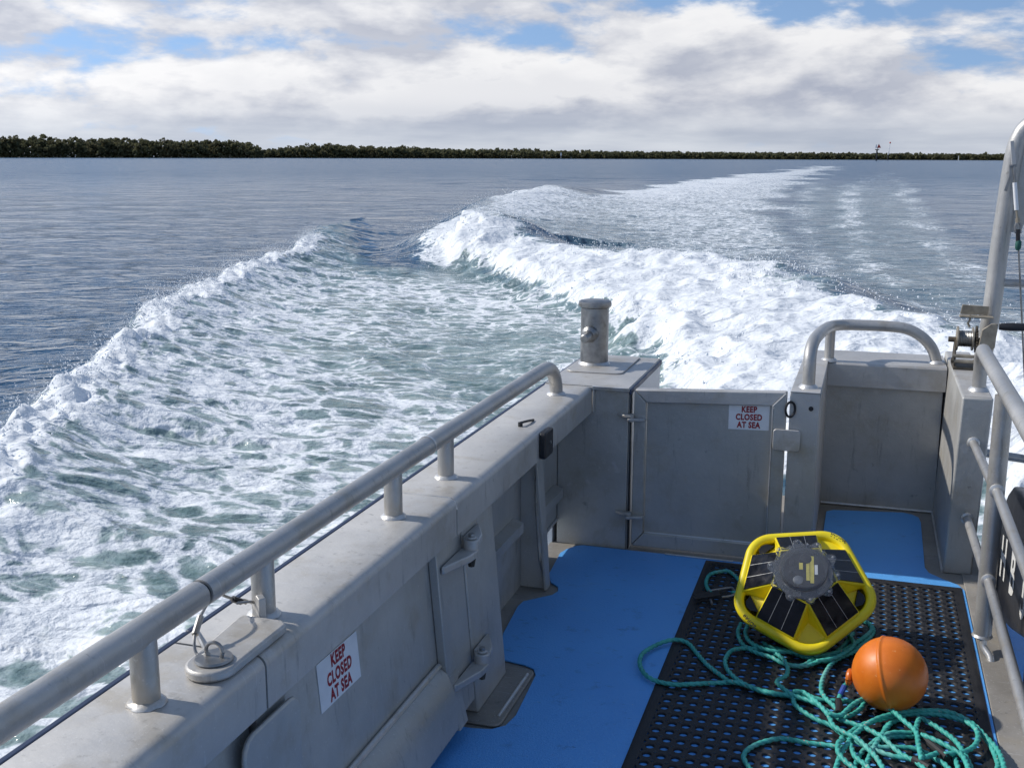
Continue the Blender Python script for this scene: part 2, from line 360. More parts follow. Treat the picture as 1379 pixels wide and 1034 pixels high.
def sea_fields(x, y):
    r = np.hypot(x, y); near = r < 420
    h = np.zeros_like(x); D = np.zeros_like(x); aer = np.zeros_like(x)
    X, Y = x[near], y[near]
    wx = X+0.35*fbm(X*0.5, Y*0.5, 3, 3); wy = Y+0.35*fbm(X*0.5, Y*0.5, 3, 9)
    R = np.hypot(X, Y)
    # diverging wave beside the boat
    d1, s1, sd1 = polydist(wx, wy, C1); o1 = d1*sd1                      # outward positive
    A1 = 0.36*sstep(s1, 0.0, 4.0)*(1-0.55*sstep(s1, 22, 31))
    prof = np.where(o1 > 0, np.exp(-(o1/0.30)**2), 0.72*np.exp(-(o1/0.8)**2)+0.28*np.exp(-(o1/2.3)**2))
    h1 = A1*prof - 0.06*np.exp(-((o1+3.6)/1.3)**2)
    fing = perlin(s1*2.6, o1*0.35, 21)+0.6*perlin(s1*5.6, o1*0.6, 22)
    inn1 = np.clip(np.exp(-((o1+0.9)/1.1)**2), 0, 1)
    h1 = h1+inn1*0.055*fing
    crest = np.exp(-((o1+0.10)/0.28)**2)*sstep(s1, 0.5, 2.0)*(1-sstep(s1, 20, 25))
    h1 = h1+crest*(0.12*np.abs(fbm(X*2.4, Y*2.4, 3, 31))+0.045*fbm(X*7, Y*7, 2, 33))
    # second diverging wave, further aft
    d2, s2, sd2 = polydist(wx, wy, C2); o2 = d2*sd2
    prof2 = np.where(o2 > 0, np.exp(-(o2/0.8)**2), np.exp(-(o2/2.6)**2))
    h2 = 0.52*prof2*sstep(s2, 0, 3)*(1-sstep(s2, 38, 62))
    crest2 = np.exp(-((o2+0.3)/0.7)**2)*(1-0.65*sstep(s2, 7, 16))*(1-sstep(s2, 24, 40))
    # breaking stern wave
    dT, sT, sdT = polydist(wx, wy, TC); oT = dT*sdT                       # positive beyond the crest
    ms = softpoly(X+0.5*fbm(X*0.9, Y*0.9, 4, 41), Y+0.7*fbm(X*0.9, Y*0.9, 4, 42), MASS, 0.35)
    hT = np.where(oT > 0, 0.50*np.exp(-(oT/1.1)**2), 0.50*np.clip(1-np.abs(oT)/9.0, 0, 1)**1.6)
    mx_ = softpoly(X+0.5*fbm(X*0.9, Y*0.9, 4, 41), Y+0.7*fbm(X*0.9, Y*0.9, 4, 42), MASSX, 0.4)
    hT = hT*mx_*sstep(sT, 0, 2)*(1-0.45*sstep(sT, 18, 30))
    bub = np.abs(fbm(X*0.85, Y*0.85, 3, 51, 0.45))
    hT = hT+ms*(0.22*(0.35-bub)+0.05*fbm(X*2.6, Y*2.6, 3, 53))
    nw = softpoly(wx, wy, NEARW, 0.3); tr = softpoly(X+0.04*R*fbm(X*0.12, Y*0.12, 3, 61), Y, TRAIL, 0.9+0*X); rw = softpoly(wx, wy, RIGHTW, 0.6)
    chop = 0.05*fbm(X*0.7, Y*0.7, 3, 71)+0.035*(0.25-np.abs(fbm(X*1.5, Y*1.5, 2, 73)))
    fade = 1-sstep(R, 60, 200)
    swell = (0.035*fbm(X*0.22+0.1*Y, Y*0.22, 3, 81)+0.012*perlin(X*0.55+Y*1.5, Y*0.5-X*0.4, 83)*(1-sstep(R, 25, 70)))*fade
    calm = 1-np.clip(nw+ms+tr+rw, 0, 1)
    swell = swell+calm*(0.030*perlin(X*0.95+Y*0.25, Y*1.25-X*0.2, 85)*(1-sstep(R, 22, 60))+0.016*perlin(X*1.9, Y*2.3, 86)*(1-sstep(R, 12, 26))+0.07*perlin(X*0.30, Y*0.36, 87)*sstep(R, 20, 50)*(1-sstep(R, 110, 260)))
    dark = 0.16*np.exp(-((Y-95)/22)**2-((X+26)/9)**2)*perlin(X*0.10, Y*0.16, 88)*2
    h[near] = swell*(1-0.6*ms)+h1+h2+hT+chop*np.clip(nw+0.7*tr*fade+rw, 0, 1)+dark
    # how much foam lies on the water (broad pattern only, the lace comes from the material)
    pat = fbm(X*0.35, Y*0.35, 4, 91)
    hull = np.clip((-1.15-X), 0, 50)
    dn = 0.44+0.17*pat+0.09*np.exp(-((o1+0.9)/0.9)**2)+0.15*fing*np.exp(-((o1+1.2)/1.1)**2)-0.06*np.exp(-(hull/1.6)**2)-0.07*np.exp(-((X+3.2)/1.6)**2-((Y-10.5)/3.0)**2)
    dn = dn-0.30*sstep(s1, 14, 20)*np.exp(-((o1+2.2)/2.4)**2)-0.06*sstep(Y, 15, 22)
    D1 = nw*dn
    D1 = np.maximum(D1, 0.93*crest+0.10*fing*crest)
    dleft = softpoly(X, Y, TRAIL, 0.2)
    td, ts, _ = polydist(X, Y, sp([(700, 300), (780, 272), (850, 258), (920, 248), (1000, 237), (1110, 224)]))
    dt = 0.49+0.22*np.exp(-(td/(1.0+R*0.045))**2)+0.10*pat-0.12*sstep(X, -4, -0.5)
    dt = dt-0.24*np.exp(-((o2+3.2)/2.4)**2)*(1-sstep(s2, 30, 45))
    D2 = tr*(dt-0.16*sstep(R, 60, 170))
    D2 = np.maximum(D2, 0.97*crest2*sstep(s2, 0, 1)*(0.9+0.3*pat))
    st = 0
    for S_, amp in ((ST1, 0.43), (ST2, 0.41), (ST3, 0.36)):
        dd, ss_, _ = polydist(wx+0.012*R*perlin(X*0.3, Y*0.10, 95), wy, S_); st = np.maximum(st, amp*np.exp(-(dd/(0.22+0.013*R))**2)*(0.85+0.8*fbm(X*0.5, Y*0.2, 2, 99))*(1-0.5*sstep(R, 60, 130)))
    D4 = np.maximum(st, 0.22*softpoly(X, Y, ST1+ST2[::-1], 0.6))
    D5 = rw*(0.66+0.15*pat)
    mfo = ms*(0.98+0.16*fbm(X*0.7, Y*0.7, 3, 97)-0.50*np.exp(-((X+0.75)/0.9)**2-((Y-15.2)/1.5)**2)-0.45*np.exp(-((X-0.5)/0.5)**2-((Y-14.2)/0.9)**2))
    Dn = np.maximum.reduce([D1, D2, D4, D5, mfo])
    D[near] = np.clip(Dn, 0, 1)
    aer[near] = np.clip(np.maximum.reduce([0.85*nw*(1-0.6*sstep(s1, 14, 22)*np.exp(-((o1+2.5)/3)**2)), ms, rw, 0.30*tr*(1-sstep(R, 30, 90)), 0.34*softpoly(X, Y, ST3+ST2[::-1], 1.0)*(1-sstep(R, 45, 110))]), 0, 1)
    return h, D, aer, (C1, TC)
def build_sea():
    th = np.concatenate([np.linspace(-180, -52, 40, endpoint=False), np.linspace(-52, -46, 24, endpoint=False), np.linspace(-46, 12, 700, endpoint=False), np.linspace(12, 24, 40, endpoint=False), np.linspace(24, 180, 46)])
    rr = [1.7]
    while rr[-1] < 6000:
        r = rr[-1]
        dr = max(0.022, r*r/2284*1.7)
        if r < 32: dr = min(dr, 0.125)
        elif r < 75: dr = min(dr, 0.125+(r-32)*0.007)
        else: dr = min(dr, 0.36*(r/75)**1.9)
        rr.append(r+dr)
    rr = np.array(rr); t = np.radians(th)
    Rg, Tg = np.meshgrid(rr, t, indexing='ij'); x = (Rg*np.sin(Tg)).ravel(); y = (Rg*np.cos(Tg)).ravel()
    h, D, aer, _ = sea_fields(x, y)
    # the hull keeps the water below the deck
    inside = (np.abs(x+0.3) < 1.0) & (y > -6) & (y < 5.2); h = np.where(inside, np.minimum(h, -0.02)-0.12, h)
    nr, nt = len(rr), len(th)
    V = np.stack([x, y, SEA+h], 1).astype(np.float32)
    i = np.arange(nr-1)[:, None]; j = np.arange(nt-1)[None, :]
    a = (i*nt+j).ravel(); F = np.stack([a, a+nt, a+nt+1, a+1], 1)[:, ::-1].astype(np.int32)
    me = bpy.data.meshes.new('sea'); me.vertices.add(len(V)); me.vertices.foreach_set('co', V.ravel())
    me.loops.add(F.size); me.loops.foreach_set('vertex_index', F.ravel()); me.polygons.add(len(F))
    me.polygons.foreach_set('loop_start', np.arange(0, F.size, 4, dtype=np.int32)); me.polygons.foreach_set('loop_total', np.full(len(F), 4, np.int32))
    me.update(calc_edges=True); me.shade_smooth()
    for nm, dat in (('foam', D), ('aerated', aer)):
        at = me.attributes.new(nm, 'FLOAT', 'POINT'); at.data.foreach_set('value', dat.astype(np.float32))
    me.materials.append(m_sea()); o = bpy.data.objects.new('sea', me); col.objects.link(o)
    tag(o, 'rippled blue grey sea with white foaming wake behind the boat', 'sea', 'structure')
    return o
def m_sea():
    m, t, p, c = newmat('sea_water')
    D = t.add('ShaderNodeAttribute', attribute_name='foam').outputs['Fac']; A = t.add('ShaderNodeAttribute', attribute_name='aerated').outputs['Fac']
    c2 = t.mapv(c, sc=(1, 1, 0.25)); rot = t.mapv(c, rot=(0, 0, -0.33), sc=(1, 1, 0.2))
    wv = t.add('ShaderNodeTexNoise', ins={'Vector': c2, 'Scale': 1.3, 'Detail': 4.0}).outputs['Color']
    cw = t.vm('ADD', c2, t.vm('SCALE', t.vm('SUBTRACT', wv, (0.5, 0.5, 0.5)), 0.75))
    v1 = t.add('ShaderNodeTexVoronoi', feature='DISTANCE_TO_EDGE', ins={'Vector': t.mapv(cw, sc=(1.0, 1.25, 1)), 'Scale': 2.9}).outputs[0]
    v2 = t.add('ShaderNodeTexVoronoi', feature='DISTANCE_TO_EDGE', ins={'Vector': cw, 'Scale': 8.0}).outputs[0]
    n1 = t.noise(c2, 1.7, 7, 0.64, 0.5); n2 = t.noise(cw, 10.0, 4, 0.65)
    lace = t.m('ADD', t.m('MULTIPLY', t.ss(v1, 0.0, 0.30, 1, 0), 0.27), t.m('MULTIPLY', t.ss(v2, 0.0, 0.24, 1, 0), 0.13))
    sc = t.m('ADD', t.m('ADD', t.m('MULTIPLY', n1, 0.58), t.m('MULTIPLY', n2, 0.15)), lace)     # about 0.25 .. 0.85
    thr = t.lin(D, 0.0, 1.0, 0.96, 0.14)
    foam = t.ss(t.m('SUBTRACT', sc, thr), -0.05, 0.11)
    foam = t.m('MULTIPLY', foam, t.ss(D, 0.05, 0.20))
    thin = t.m('MULTIPLY', t.ss(t.m('SUBTRACT', sc, thr), -0.22, 0.02), 0.42)
    thin = t.m('MULTIPLY', thin, t.ss(D, 0.05, 0.3))
    wcol = t.mix(t.ss(n1, 0.35, 0.65), (0.018, 0.058, 0.110), (0.028, 0.080, 0.140))
    gcol = t.mix(t.ss(n1, 0.38, 0.62), (0.15, 0.225, 0.205), (0.32, 0.41, 0.375))
    base = t.mix(A, wcol, gcol)
    base = t.mix(thin, base, (0.48, 0.56, 0.55))
    base = t.mix(foam, base, (0.79, 0.81, 0.815))
    t.put(p.inputs['Base Color'], base)
    t.put(p.inputs['Roughness'], t.m('ADD', t.m('ADD', t.lin(A, 0, 1, 0.06, 0.14), t.m('MULTIPLY', foam, 0.5)), t.ss(t.add('ShaderNodeVectorMath', operation='LENGTH', ins={0: c}).outputs['Value'], 8, 140, 0.0, 0.17)))
    p.inputs['IOR'].default_value = 1.333
    t.put(p.inputs['Specular IOR Level'], t.lin(foam, 0, 1, 0.5, 0.15))
    # ripples
    r1 = t.noise(t.mapv(rot, sc=(0.8, 1.1, 1)), 1.1, 2, 0.5, 0.3); r2 = t.noise(t.mapv(rot, sc=(0.62, 1.2, 1)), 3.1, 3, 0.5, 0.6); r3 = t.noise(t.mapv(rot, sc=(0.8, 1.1, 1)), 9.5, 3, 0.55, 0.3)
    far = t.add('ShaderNodeVectorMath', operation='LENGTH', ins={0: c}).outputs['Value']
    r0 = t.noise(t.mapv(rot, sc=(0.7, 1.2, 1)), 0.42, 2, 0.5, 0.3); r00 = t.noise(t.mapv(rot, sc=(0.7, 1.2, 1)), 0.11, 2, 0.5, 0.3)
    lw = t.m('ADD', t.m('MULTIPLY', r0, t.lin(far, 10, 50, 0.0, 0.42)), t.m('MULTIPLY', r00, t.lin(far, 40, 160, 0.0, 0.7)))
    rh = t.m('ADD', t.m('ADD', lw, t.m('ADD', t.m('MULTIPLY', r1, 0.10), t.m('MULTIPLY', r2, 0.14))), t.m('MULTIPLY', r3, 0.032))
    fh = t.m('MULTIPLY', t.m('MULTIPLY', t.m('MULTIPLY', t.ss(D, 0.2, 0.6), t.ss(D, 0.7, 0.95, 1.0, 0.45)), t.noise(c, 8.0, 4, 0.6)), 0.05)
    t.put(p.inputs['Normal'], t.bump(t.m('ADD', rh, fh), 0.85, 1.0))
    return m
sea = build_sea()

# ------------------------------------------------------------------ the boat
boat = thing('workboat', (0, 3.0, 0), 'grey aluminium workboat stern with blue deck, bulwarks, rails and closed gates', 'boat')
XO, XI, GZ, LIPZ = -1.145, -0.957, 0.640, 0.540
def fx(z_): return -0.930 - 0.085*z_            # flared inner face of the port bulwark
# deck
deck = MB().box((-1.12, -3.0, -0.05), (0.492, 5.0, -0.006)).build('deck', 'bare', boat)
def blue(pts, name='deck_paint', z0=-0.004, z1=0.001):
    return MB().prism([(x, y, z0) for x, y in pts], (0, 0, z1-z0)).build(name, 'blue', deck, bev=0.0015)
blue([(-1.035, -3.0), (0.4125, -3.0), (0.4125, 4.02), (0.395, 4.07), (0.345, 4.115), (0.300, 4.165), (0.288, 4.22), (0.296, 4.77), (0.290, 4.835), (0.262, 4.872), (0.225, 4.885), (-0.06, 4.83), (-0.088, 4.80),
      (-0.092, 4.062), (-0.985, 4.062), (-1.01, 4.045), (-1.035, 4.00), (-1.048, 3.95), (-1.030, 3.72), (-1.0, 3.645), (-0.966, 3.615), (-0.955, 3.575), (-0.966, 3.535), (-0.995, 3.505), (-1.045, 3.45), (-1.05, 3.40),
      (-1.03, 3.18), (-0.985, 3.00), (-0.90, 2.985), (-0.866, 2.968), (-0.848, 2.93), (-0.832, 2.68), (-0.842, 2.62), (-0.872, 2.59), (-0.92, 2.58), (-1.035, 2.575)])
# scuffed weld line along gate foot
MB().box((-0.66, 4.050, 0.0012), (-0.40, 4.060, 0.006)).build('weld_bead', 'weld', deck, bev=0.002)
# hull shell
hm = MB().box((XO+0.006, -3.0, -1.1), (XO+0.03, 3.90, 0.60)); hm.box((XO+0.006, 3.90, 0.088), (XO+0.03, 4.70, 0.60)); hm.box((XO+0.006, 3.90, -1.1), (XO+0.03, 4.70, -0.052)); hm.box((XO+0.006, 4.074, -0.052), (XO+0.03, 4.70, 0.088)); hull = hm.build('hull', 'hullwhite', boat)
m = MB(); m.box((XO+0.04, 4.62, -1.1), (-0.812, 4.70, 0.60)); m.box((-0.812, 4.9, -1.1), (0.49, 5.0, -0.055)); m.box((0.455, -3.0, -1.1), (0.49, 4.19, -0.055))
m.build('transom', 'hullwhite', hull)
# inner plating of the port bulwark, with the freeing port left open in the aft corner
def shell(y0, y1, z0, z1): 
    return MB().hexa([(-1.108, y0, z0), (-1.098, y0, z0), (-1.098, y1, z0), (-1.108, y1, z0), (-1.108, y0, z1), (-1.098, y0, z1), (-1.098, y1, z1), (-1.108, y1, z1)])
pb = shell(2.70, 3.90, -0.006, 0.612)
for a in (shell(3.90, 4.075, 0.085, 0.612), shell(-3.0, 1.60, -0.006, 0.612), shell(1.60, 2.70, -0.006, 0.612)):
    b0 = len(pb.v); pb.v += a.v; pb.f += [tuple(i+b0 for i in f) for f in a.f]; pb.mi += a.mi
bulwark = pb.build('bulwark_plating', 'plate', boat)
MB().tube(smooth([(-1.095, 3.90, 0.0), (-1.095, 3.905, 0.075), (-1.095, 3.95, 0.092), (-1.095, 4.07, 0.092)], 5), 0.006, 8).build('freeing_port_rim', 'weld', bulwark)
# cap rail in three lengths (fore, door, aft)
def capseg(y0, y1, name, x1=XI):
    r = 0.022; prof = [(XO, GZ-0.035), (XO, GZ-0.006), (XO+0.006, GZ)]
    for k in range(7):
        a = math.radians(90-15*k); prof.append((x1-r+r*math.cos(a), GZ-r+r*math.sin(a)))
    prof += [(x1, LIPZ), (x1-0.010, LIPZ), (x1-0.010, GZ-0.022), (x1-0.03, GZ-0.012), (XO+0.02, GZ-0.012), (XO+0.02, GZ-0.035)]
    return MB().prism([(x, y0, z_) for x, z_ in prof], (0, y1-y0, 0)).build(name, 'alu', boat, sharp=50)
cap_f = capseg(-3.0, 1.600, 'cap_rail'); cap_d = capseg(1.606, 2.566, 'cap_rail'); cap_a = capseg(2.572, 4.050, 'cap_rail')
m = MB(); m.tube([(XO+0.01, 2.569, GZ-0.001), (XI-0.024, 2.569, GZ-0.001), (XI-0.006, 2.569, GZ-0.010), (XI-0.001, 2.569, GZ-0.03)], 0.0035, 6); m.build('weld_seam', 'weld', cap_a)
# navy rubbing strip along the outer edge
for y0, y1 in ((-3.0, 1.66), (1.663, 4.72)):
    MB().box((XO-0.016, y0, GZ-0.03), (XO-0.001, y1, GZ-0.004)).build('rubbing_strip', 'navy', boat, bev=0.004)
# aft corner box
cb = MB(); cb.box((XO, 4.053, GZ-0.012), (-0.812, 4.72, GZ)); cb.box((-1.098, 4.078, -0.006), (-0.820, 4.086, GZ-0.013)); cb.box((-0.822, 4.088, -1.0), (-0.814, 4.70, GZ-0.013))
cb.box((-0.957, 4.053, GZ-0.1), (-0.949, 4.077, GZ-0.012))
corner = cb.build('corner_box', 'plate', boat, bev=0.003)
MB().box((XO+0.001, 4.056, GZ+0.0002), (-0.816, 4.716, GZ+0.003)).build('corner_top', 'alu', corner)
MB().box((-0.8135, 4.056, GZ-0.022), (-0.8065, 4.72, GZ-0.002)).build('trim', 'navy', corner, bev=0.002)
MB().box((-0.8135, 4.0795, 0.0), (-0.8085, 4.0945, GZ-0.024)).build('door_seal', 'black', corner)
MB().box((-0.8132, 4.098, -0.9), (-0.8108, 4.70, GZ-0.024)).build('hull_face', 'hullwhite', corner)
MB().tube([(-0.955, 4.052, GZ+0.001), (-0.815, 4.052, GZ+0.001)], 0.004, 6).build('weld_seam', 'weld', corner)
m = MB().prism([(x, y, GZ+0.0035) for x, y in rrect(-1.012, 4.50, 0.232, 0.40, 0.03)], (0, 0, 0.006)); m.build('bollard_pad', 'alu', corner, bev=0.002)
# bollard
bc = onz((800, 489), GZ+0.01); bx, by = float(bc[0]), float(bc[1])
bol = MB().lathe([(0.058, GZ+0.0096), (0.058, 0.885)], (bx, by, 0), seg=32).build('bollard', 'steel', boat)
MB().lathe([(0.060, 0.886), (0.067, 0.890), (0.069, 0.900), (0.067, 0.911), (0.060, 0.915)], (bx, by, 0), seg=32).build('bollard_cap', 'steel', bol)
hd_ = Vector((-0.03, -0.29, -0.045)).normalized(); hc = Vector((bx, by, 0.79))
m = MB(); m.tube([hc-hd_*0.115, hc-hd_*0.11, hc+hd_*0.125, hc+hd_*0.13], [0.015, 0.019, 0.019, 0.015], 16)
m.lathe([(0.034, 0.045), (0.034, 0.066), (0.022, 0.078)], hc, hd_, 18); m.build('cross_bar', 'steel', bol)
m = MB(); m.lathe([(0.068, GZ+0.0097), (0.064, GZ+0.014), (0.059, GZ+0.020)], (bx, by, 0), seg=32); m.build('weld_collar', 'weld', bol)
# port handrail
RX, RZ, RR = -1.052, 0.762, 0.0245
def rail_end(): return smooth([(RX, 3.60, RZ), (RX, 3.70, RZ), (RX, 3.775, RZ-0.008), (RX, 3.835, RZ-0.035), (RX, 3.872, RZ-0.078), (RX, 3.882, GZ+0.001)], 5)
rail = MB().tube([(RX, 1.562, RZ), (RX, 2.60, RZ)] + rail_end(), RR, 20).build('handrail', 'tube', boat)
rail2 = MB().tube([(RX, -3.0, RZ), (RX, 1.552, RZ), (RX, 1.558, RZ)], [RR, RR, RR-0.004], 20).build('handrail', 'tube', boat)
MB().tube([(RX, 1.5565, RZ), (RX, 1.5635, RZ)], RR-0.005, 16).build('joint_ring', 'black', rail2)
MB().tube([(RX, 2.602, RZ), (RX, 2.612, RZ)], RR+0.0015, 20).build('weld_ring', 'weld', rail)
m = MB(); m.lathe([(RR+0.012, GZ+0.0005), (RR+0.008, GZ+0.006), (RR, GZ+0.011)], (RX, 3.882, 0), seg=20); m.build('weld_collar', 'weld', rail)
for y in (0.55, 1.395, 1.765, 2.383, 2.740):
    pr = rail2 if y < 1.5 else rail
    m = MB(); m.tube([(RX, y, GZ+0.0005), (RX, y, RZ)], 0.0225, 18); po = m.build('stanchion', 'tube', boat)
    m = MB(); n_ = 20
    prof = [(0.032, GZ+0.0006), (0.029, GZ+0.005), (0.0230, GZ+0.009)]; m.lathe(prof, (RX, y, 0), seg=n_)
    m.v = [(a+random.uniform(-.002, .002), b+random.uniform(-.002, .002), c_) for a, b, c_ in m.v]; m.build('weld_collar', 'weld', po)
# hinge post and its footing
def flare(y0, y1, z0, z1, dx0, dx1, mb=None):      # slab following the flared face; dx = inboard offsets
    mb = mb or MB()
    return mb.hexa([(fx(z0)+dx0, y0, z0), (fx(z0)+dx1, y0, z0), (fx(z0)+dx1, y1, z0), (fx(z0)+dx0, y1, z0), (fx(z1)+dx0, y0, z1), (fx(z1)+dx1, y0, z1), (fx(z1)+dx1, y1, z1), (fx(z1)+dx0, y1, z1)])
flare(2.655, 2.905, 0.005, 0.612, -0.09, 0.0).build('hinge_post', 'plate', boat, bev=0.005)
m = MB().prism([(x, y, -0.005) for x, y in rrect(-0.912, 2.78, 0.115, 0.35, 0.025)], (0, 0, 0.009)); ft = m.build('post_footing', 'bare', boat, bev=0.004)
MB().tube([(-0.872, 2.65, 0.004), (-0.870, 2.92, 0.004)], 0.005, 8).build('weld_seam', 'weld', ft)
# side door: panel, stile, bottom rail, sign, hinge leaves
door = flare(1.61, 2.645, 0.045, 0.612, -0.05, -0.028).build('side_door', 'plate', boat, bev=0.003)
flare(2.47, 2.648, 0.05, 0.606, -0.027, -0.003).build('door_stile', 'plate', door, bev=0.003)
flare(1.60, 1.70, 0.05, 0.606, -0.027, -0.003).build('door_stile', 'plate', door, bev=0.003)
m = MB(); zs = [(0.045, -0.028), (0.045, 0.006), (0.06, 0.018), (0.15, 0.018), (0.205, 0.0), (0.225, -0.0275)]
m.prism([(fx(z_)+dx, 1.702, z_) for z_, dx in zs], (0, 0.766, 0)); br = m.build('bottom_rail', 'plate', door, bev=0.004)
MB().tube([(fx(.225)-0.020, 1.71, 0.226), (fx(.225)-0.020, 2.46, 0.226)], 0.008, 8).build('weld_seam', 'weld', br)
MB().prism([(fx(z_)+0.0185, 2.470, z_) for z_ in (0.05,)] + [(fx(0.05)-0.02, 2.47, 0.05), (fx(0.19)-0.02, 2.47, 0.19), (fx(0.19)-0.002, 2.47, 0.19)], (0, 0.06, 0)).build('rail_end', 'plate', door)
def sign(parent, c, ux, uy, wd, ht, size):
    c = Vector(c); ux = Vector(ux).normalized(); uy = Vector(uy).normalized(); n = ux.cross(uy)
    mb = MB(); mb.prism([c+ux*a*wd/2+uy*b*ht/2 for a, b in ((-1, -1), (1, -1), (1, 1), (-1, 1))], n*0.0015)
    add_text(mb, 'KEEP\nCLOSED\nAT SEA', size, c+n*0.0019, ux, uy, 0.78, size*0.048, 1)
    return mb.build('warning_sign', ['white', 'redink'], parent)
sc_ = onx((456, 903), fx(0.47)-0.026)
sg = sign(door, (fx(sc_[2])-0.0275, sc_[1], sc_[2]), (0, 1, -0.02), (-0.085, 0, 1), 0.185, 0.105, 0.0365)
# two hinge leaves across the door gap
for yy, zz in ((2.640, 0.485), (2.645, 0.165)):
    x0 = fx(zz)
    h = MB(); h.tube([(x0+0.028, yy, zz-0.016), (x0+0.028, yy, zz+0.024)], 0.021, 16)
    h.tube([(x0+0.028, yy, zz+0.0245), (x0+0.028, yy, zz+0.031)], 0.014, 10)
    hg = h.build('hinge', 'alu', boat, bev=0.003)
    for sgn, dz, nm in ((-1, -0.012, 'hinge_leaf'), (1, 0.016, 'hinge_leaf')):
        L = 0.155 if sgn < 0 else 0.12
        pts = [(x0+0.001, yy+sgn*0.005, zz+dz-0.010), (x0+0.050, yy+sgn*0.005, zz+dz-0.010), (x0+0.044, yy+sgn*L*0.35, zz+dz-0.010), (x0+0.008, yy+sgn*L, zz+dz-0.010), (x0+0.001, yy+sgn*L, zz+dz-0.010)]
        MB().prism(pts, (0, 0, 0.020)).build(nm, 'alu', hg, bev=0.003)
    MB().tube([(x0+0.028, yy, zz-0.016), (x0+0.028, yy, zz-0.034), (x0+0.028, yy, zz-0.052)], [0.013, 0.013, 0.009], 6).build('nut', 'rusty', hg)
    MB().tube([(x0+0.028, yy, zz+0.031), (x0+0.028, yy, zz+0.039)], 0.009, 6).build('bolt_head', 'steel', hg)
# forward end of the door: rounded hinge plate
m = MB().prism([(fx(.46)+0.004, 1.60+a, 0.40+b) for a, b in rrect(0.02, 0.0, 0.20, 0.24, 0.035)], (0.010, 0, 0)); m.build('hinge_plate', 'plate', boat, bev=0.004)
flare(-3.0, 1.585, 0.0, 0.612, -0.05, -0.012).build('fore_plating', 'plate', boat, bev=0.003)
# bulwark frame (web with flange) and stringers
m = MB().prism([(-1.097, 3.585, 0.0), (-0.998, 3.585, 0.0), (-1.030, 3.585, 0.10), (-1.045, 3.585, 0.30), (-1.045, 3.585, 0.626), (-1.097, 3.585, 0.626)], (0, 0.010, 0)); web = m.build('frame_web', 'plate', boat)
m = MB().hexa([(-1.004, 3.565, 0.0), (-0.994, 3.565, 0.0), (-0.994, 3.615, 0.0), (-1.004, 3.615, 0.0), (-1.050, 3.550, 0.626), (-1.040, 3.550, 0.626), (-1.040, 3.63, 0.626), (-1.050, 3.63, 0.626)]); m.build('flange', 'plate', web, bev=0.002)
for y0, y1, z_ in ((2.91, 3.50, 0.265), (3.625, 4.03, 0.235)):
    m = MB().prism([(-1.097, y0, z_+0.012), (-1.060, y0, z_), (-1.060, y0, z_-0.035), (-1.066, y0, z_-0.035), (-1.066, y0, z_-0.006), (-1.097, y0, z_+0.004)], (0, y1-y0, 0)); m.build('stringer', 'plate', bulwark)
# black catch block on the lip, small hook on the cap
m = MB().prism([(XI+0.001, 3.375+a, 0.588+b) for a, b in rrect(0, 0, 0.10, 0.088, 0.012)], (0.020, 0, 0)); blk = m.build('catch_block', 'black', boat, bev=0.004)
MB().tube([(XI+0.021, 3.385, 0.590), (XI+0.0245, 3.385, 0.590)], 0.006, 8).build('screw', 'steel', blk)
m = MB(); m.tube([(-1.030, 3.36, GZ), (-1.030, 3.36, GZ+0.014)], 0.008, 8); m.tube(smooth([(-1.030, 3.36, GZ+0.012), (-1.018, 3.40, GZ+0.010), (-1.012, 3.45, GZ+0.003)], 4), 0.004, 6); m.build('lashing_stud', 'black', boat)
# door pin plate on the cap with wire lanyard
P = [(-1.068, 1.715), (-0.984, 1.715), (-0.968, 1.700)] + [(-1.012+0.044*math.cos(a), 1.520+0.044*math.sin(a)) for a in [math.radians(k) for k in range(0, -181, -18)]] + [(-1.070, 1.700)]
pin = MB().prism([(x, y, GZ+0.0012) for x, y in P], (0, 0, 0.018)).build('pin_plate', 'alu', boat, bev=0.005)
MB().lathe([(0.031, GZ+0.0194), (0.033, GZ+0.022), (0.031, GZ+0.026), (0.012, GZ+0.027)], (-1.012, 1.528, 0), seg=24).build('pin_disc', 'steel', pin)
MB().tube([(-1.012+0.016*math.cos(a)+0.002, 1.528, GZ+0.036+0.016*math.sin(a)) for a in [2*math.pi*k/20 for k in range(21)]], 0.0035, 8, False).build('pin_ring', 'steel', pin)
wire = smooth([(-1.020, 1.528, GZ+0.030), (-1.046, 1.532, GZ+0.022), (-1.060, 1.545, GZ+0.040), (-1.072, 1.58, GZ+0.062), (-1.082, 1.63, GZ+0.078), (-1.090, 1.665, GZ+0.080), (-1.088, 1.69, GZ+0.062), (-1.080, 1.715, GZ+0.045), (-1.072, 1.735, GZ+0.032)], 6)
lan = MB().tube(wire, 0.0028, 8).build('lanyard', 'steel', boat)
for i in (14, 40):
    MB().tube([wire[i], wire[i+5]], 0.0062, 8).build('ferrule', 'black' if i > 20 else 'steel', lan)
lp = np.array(wire[-1]); MB().tube(smooth([lp+(0.0, -.03, .012), lp+(.018, -.012, .010), lp+(.020, .016, -.008), lp+(0.004, .026, -.012), lp+(-.012, .012, 0), lp+(0, -.03, .012)], 5), 0.0028, 8).build('lanyard_eye', 'steel', lan)
MB().prism([(-1.064, 1.735, GZ+0.0005), (-1.030, 1.712, GZ+0.0005), (-1.034, 1.718, GZ+0.05), (-1.046, 1.726, GZ+0.055)], (0.008, 0.012, 0)).build('lanyard_lug', 'alu', boat, bev=0.002)
MB().tube([(-1.136, 1.66, GZ+0.002), (-1.06, 1.575, GZ+0.012)], 0.004, 6).build('latch_rod', 'steel', boat)

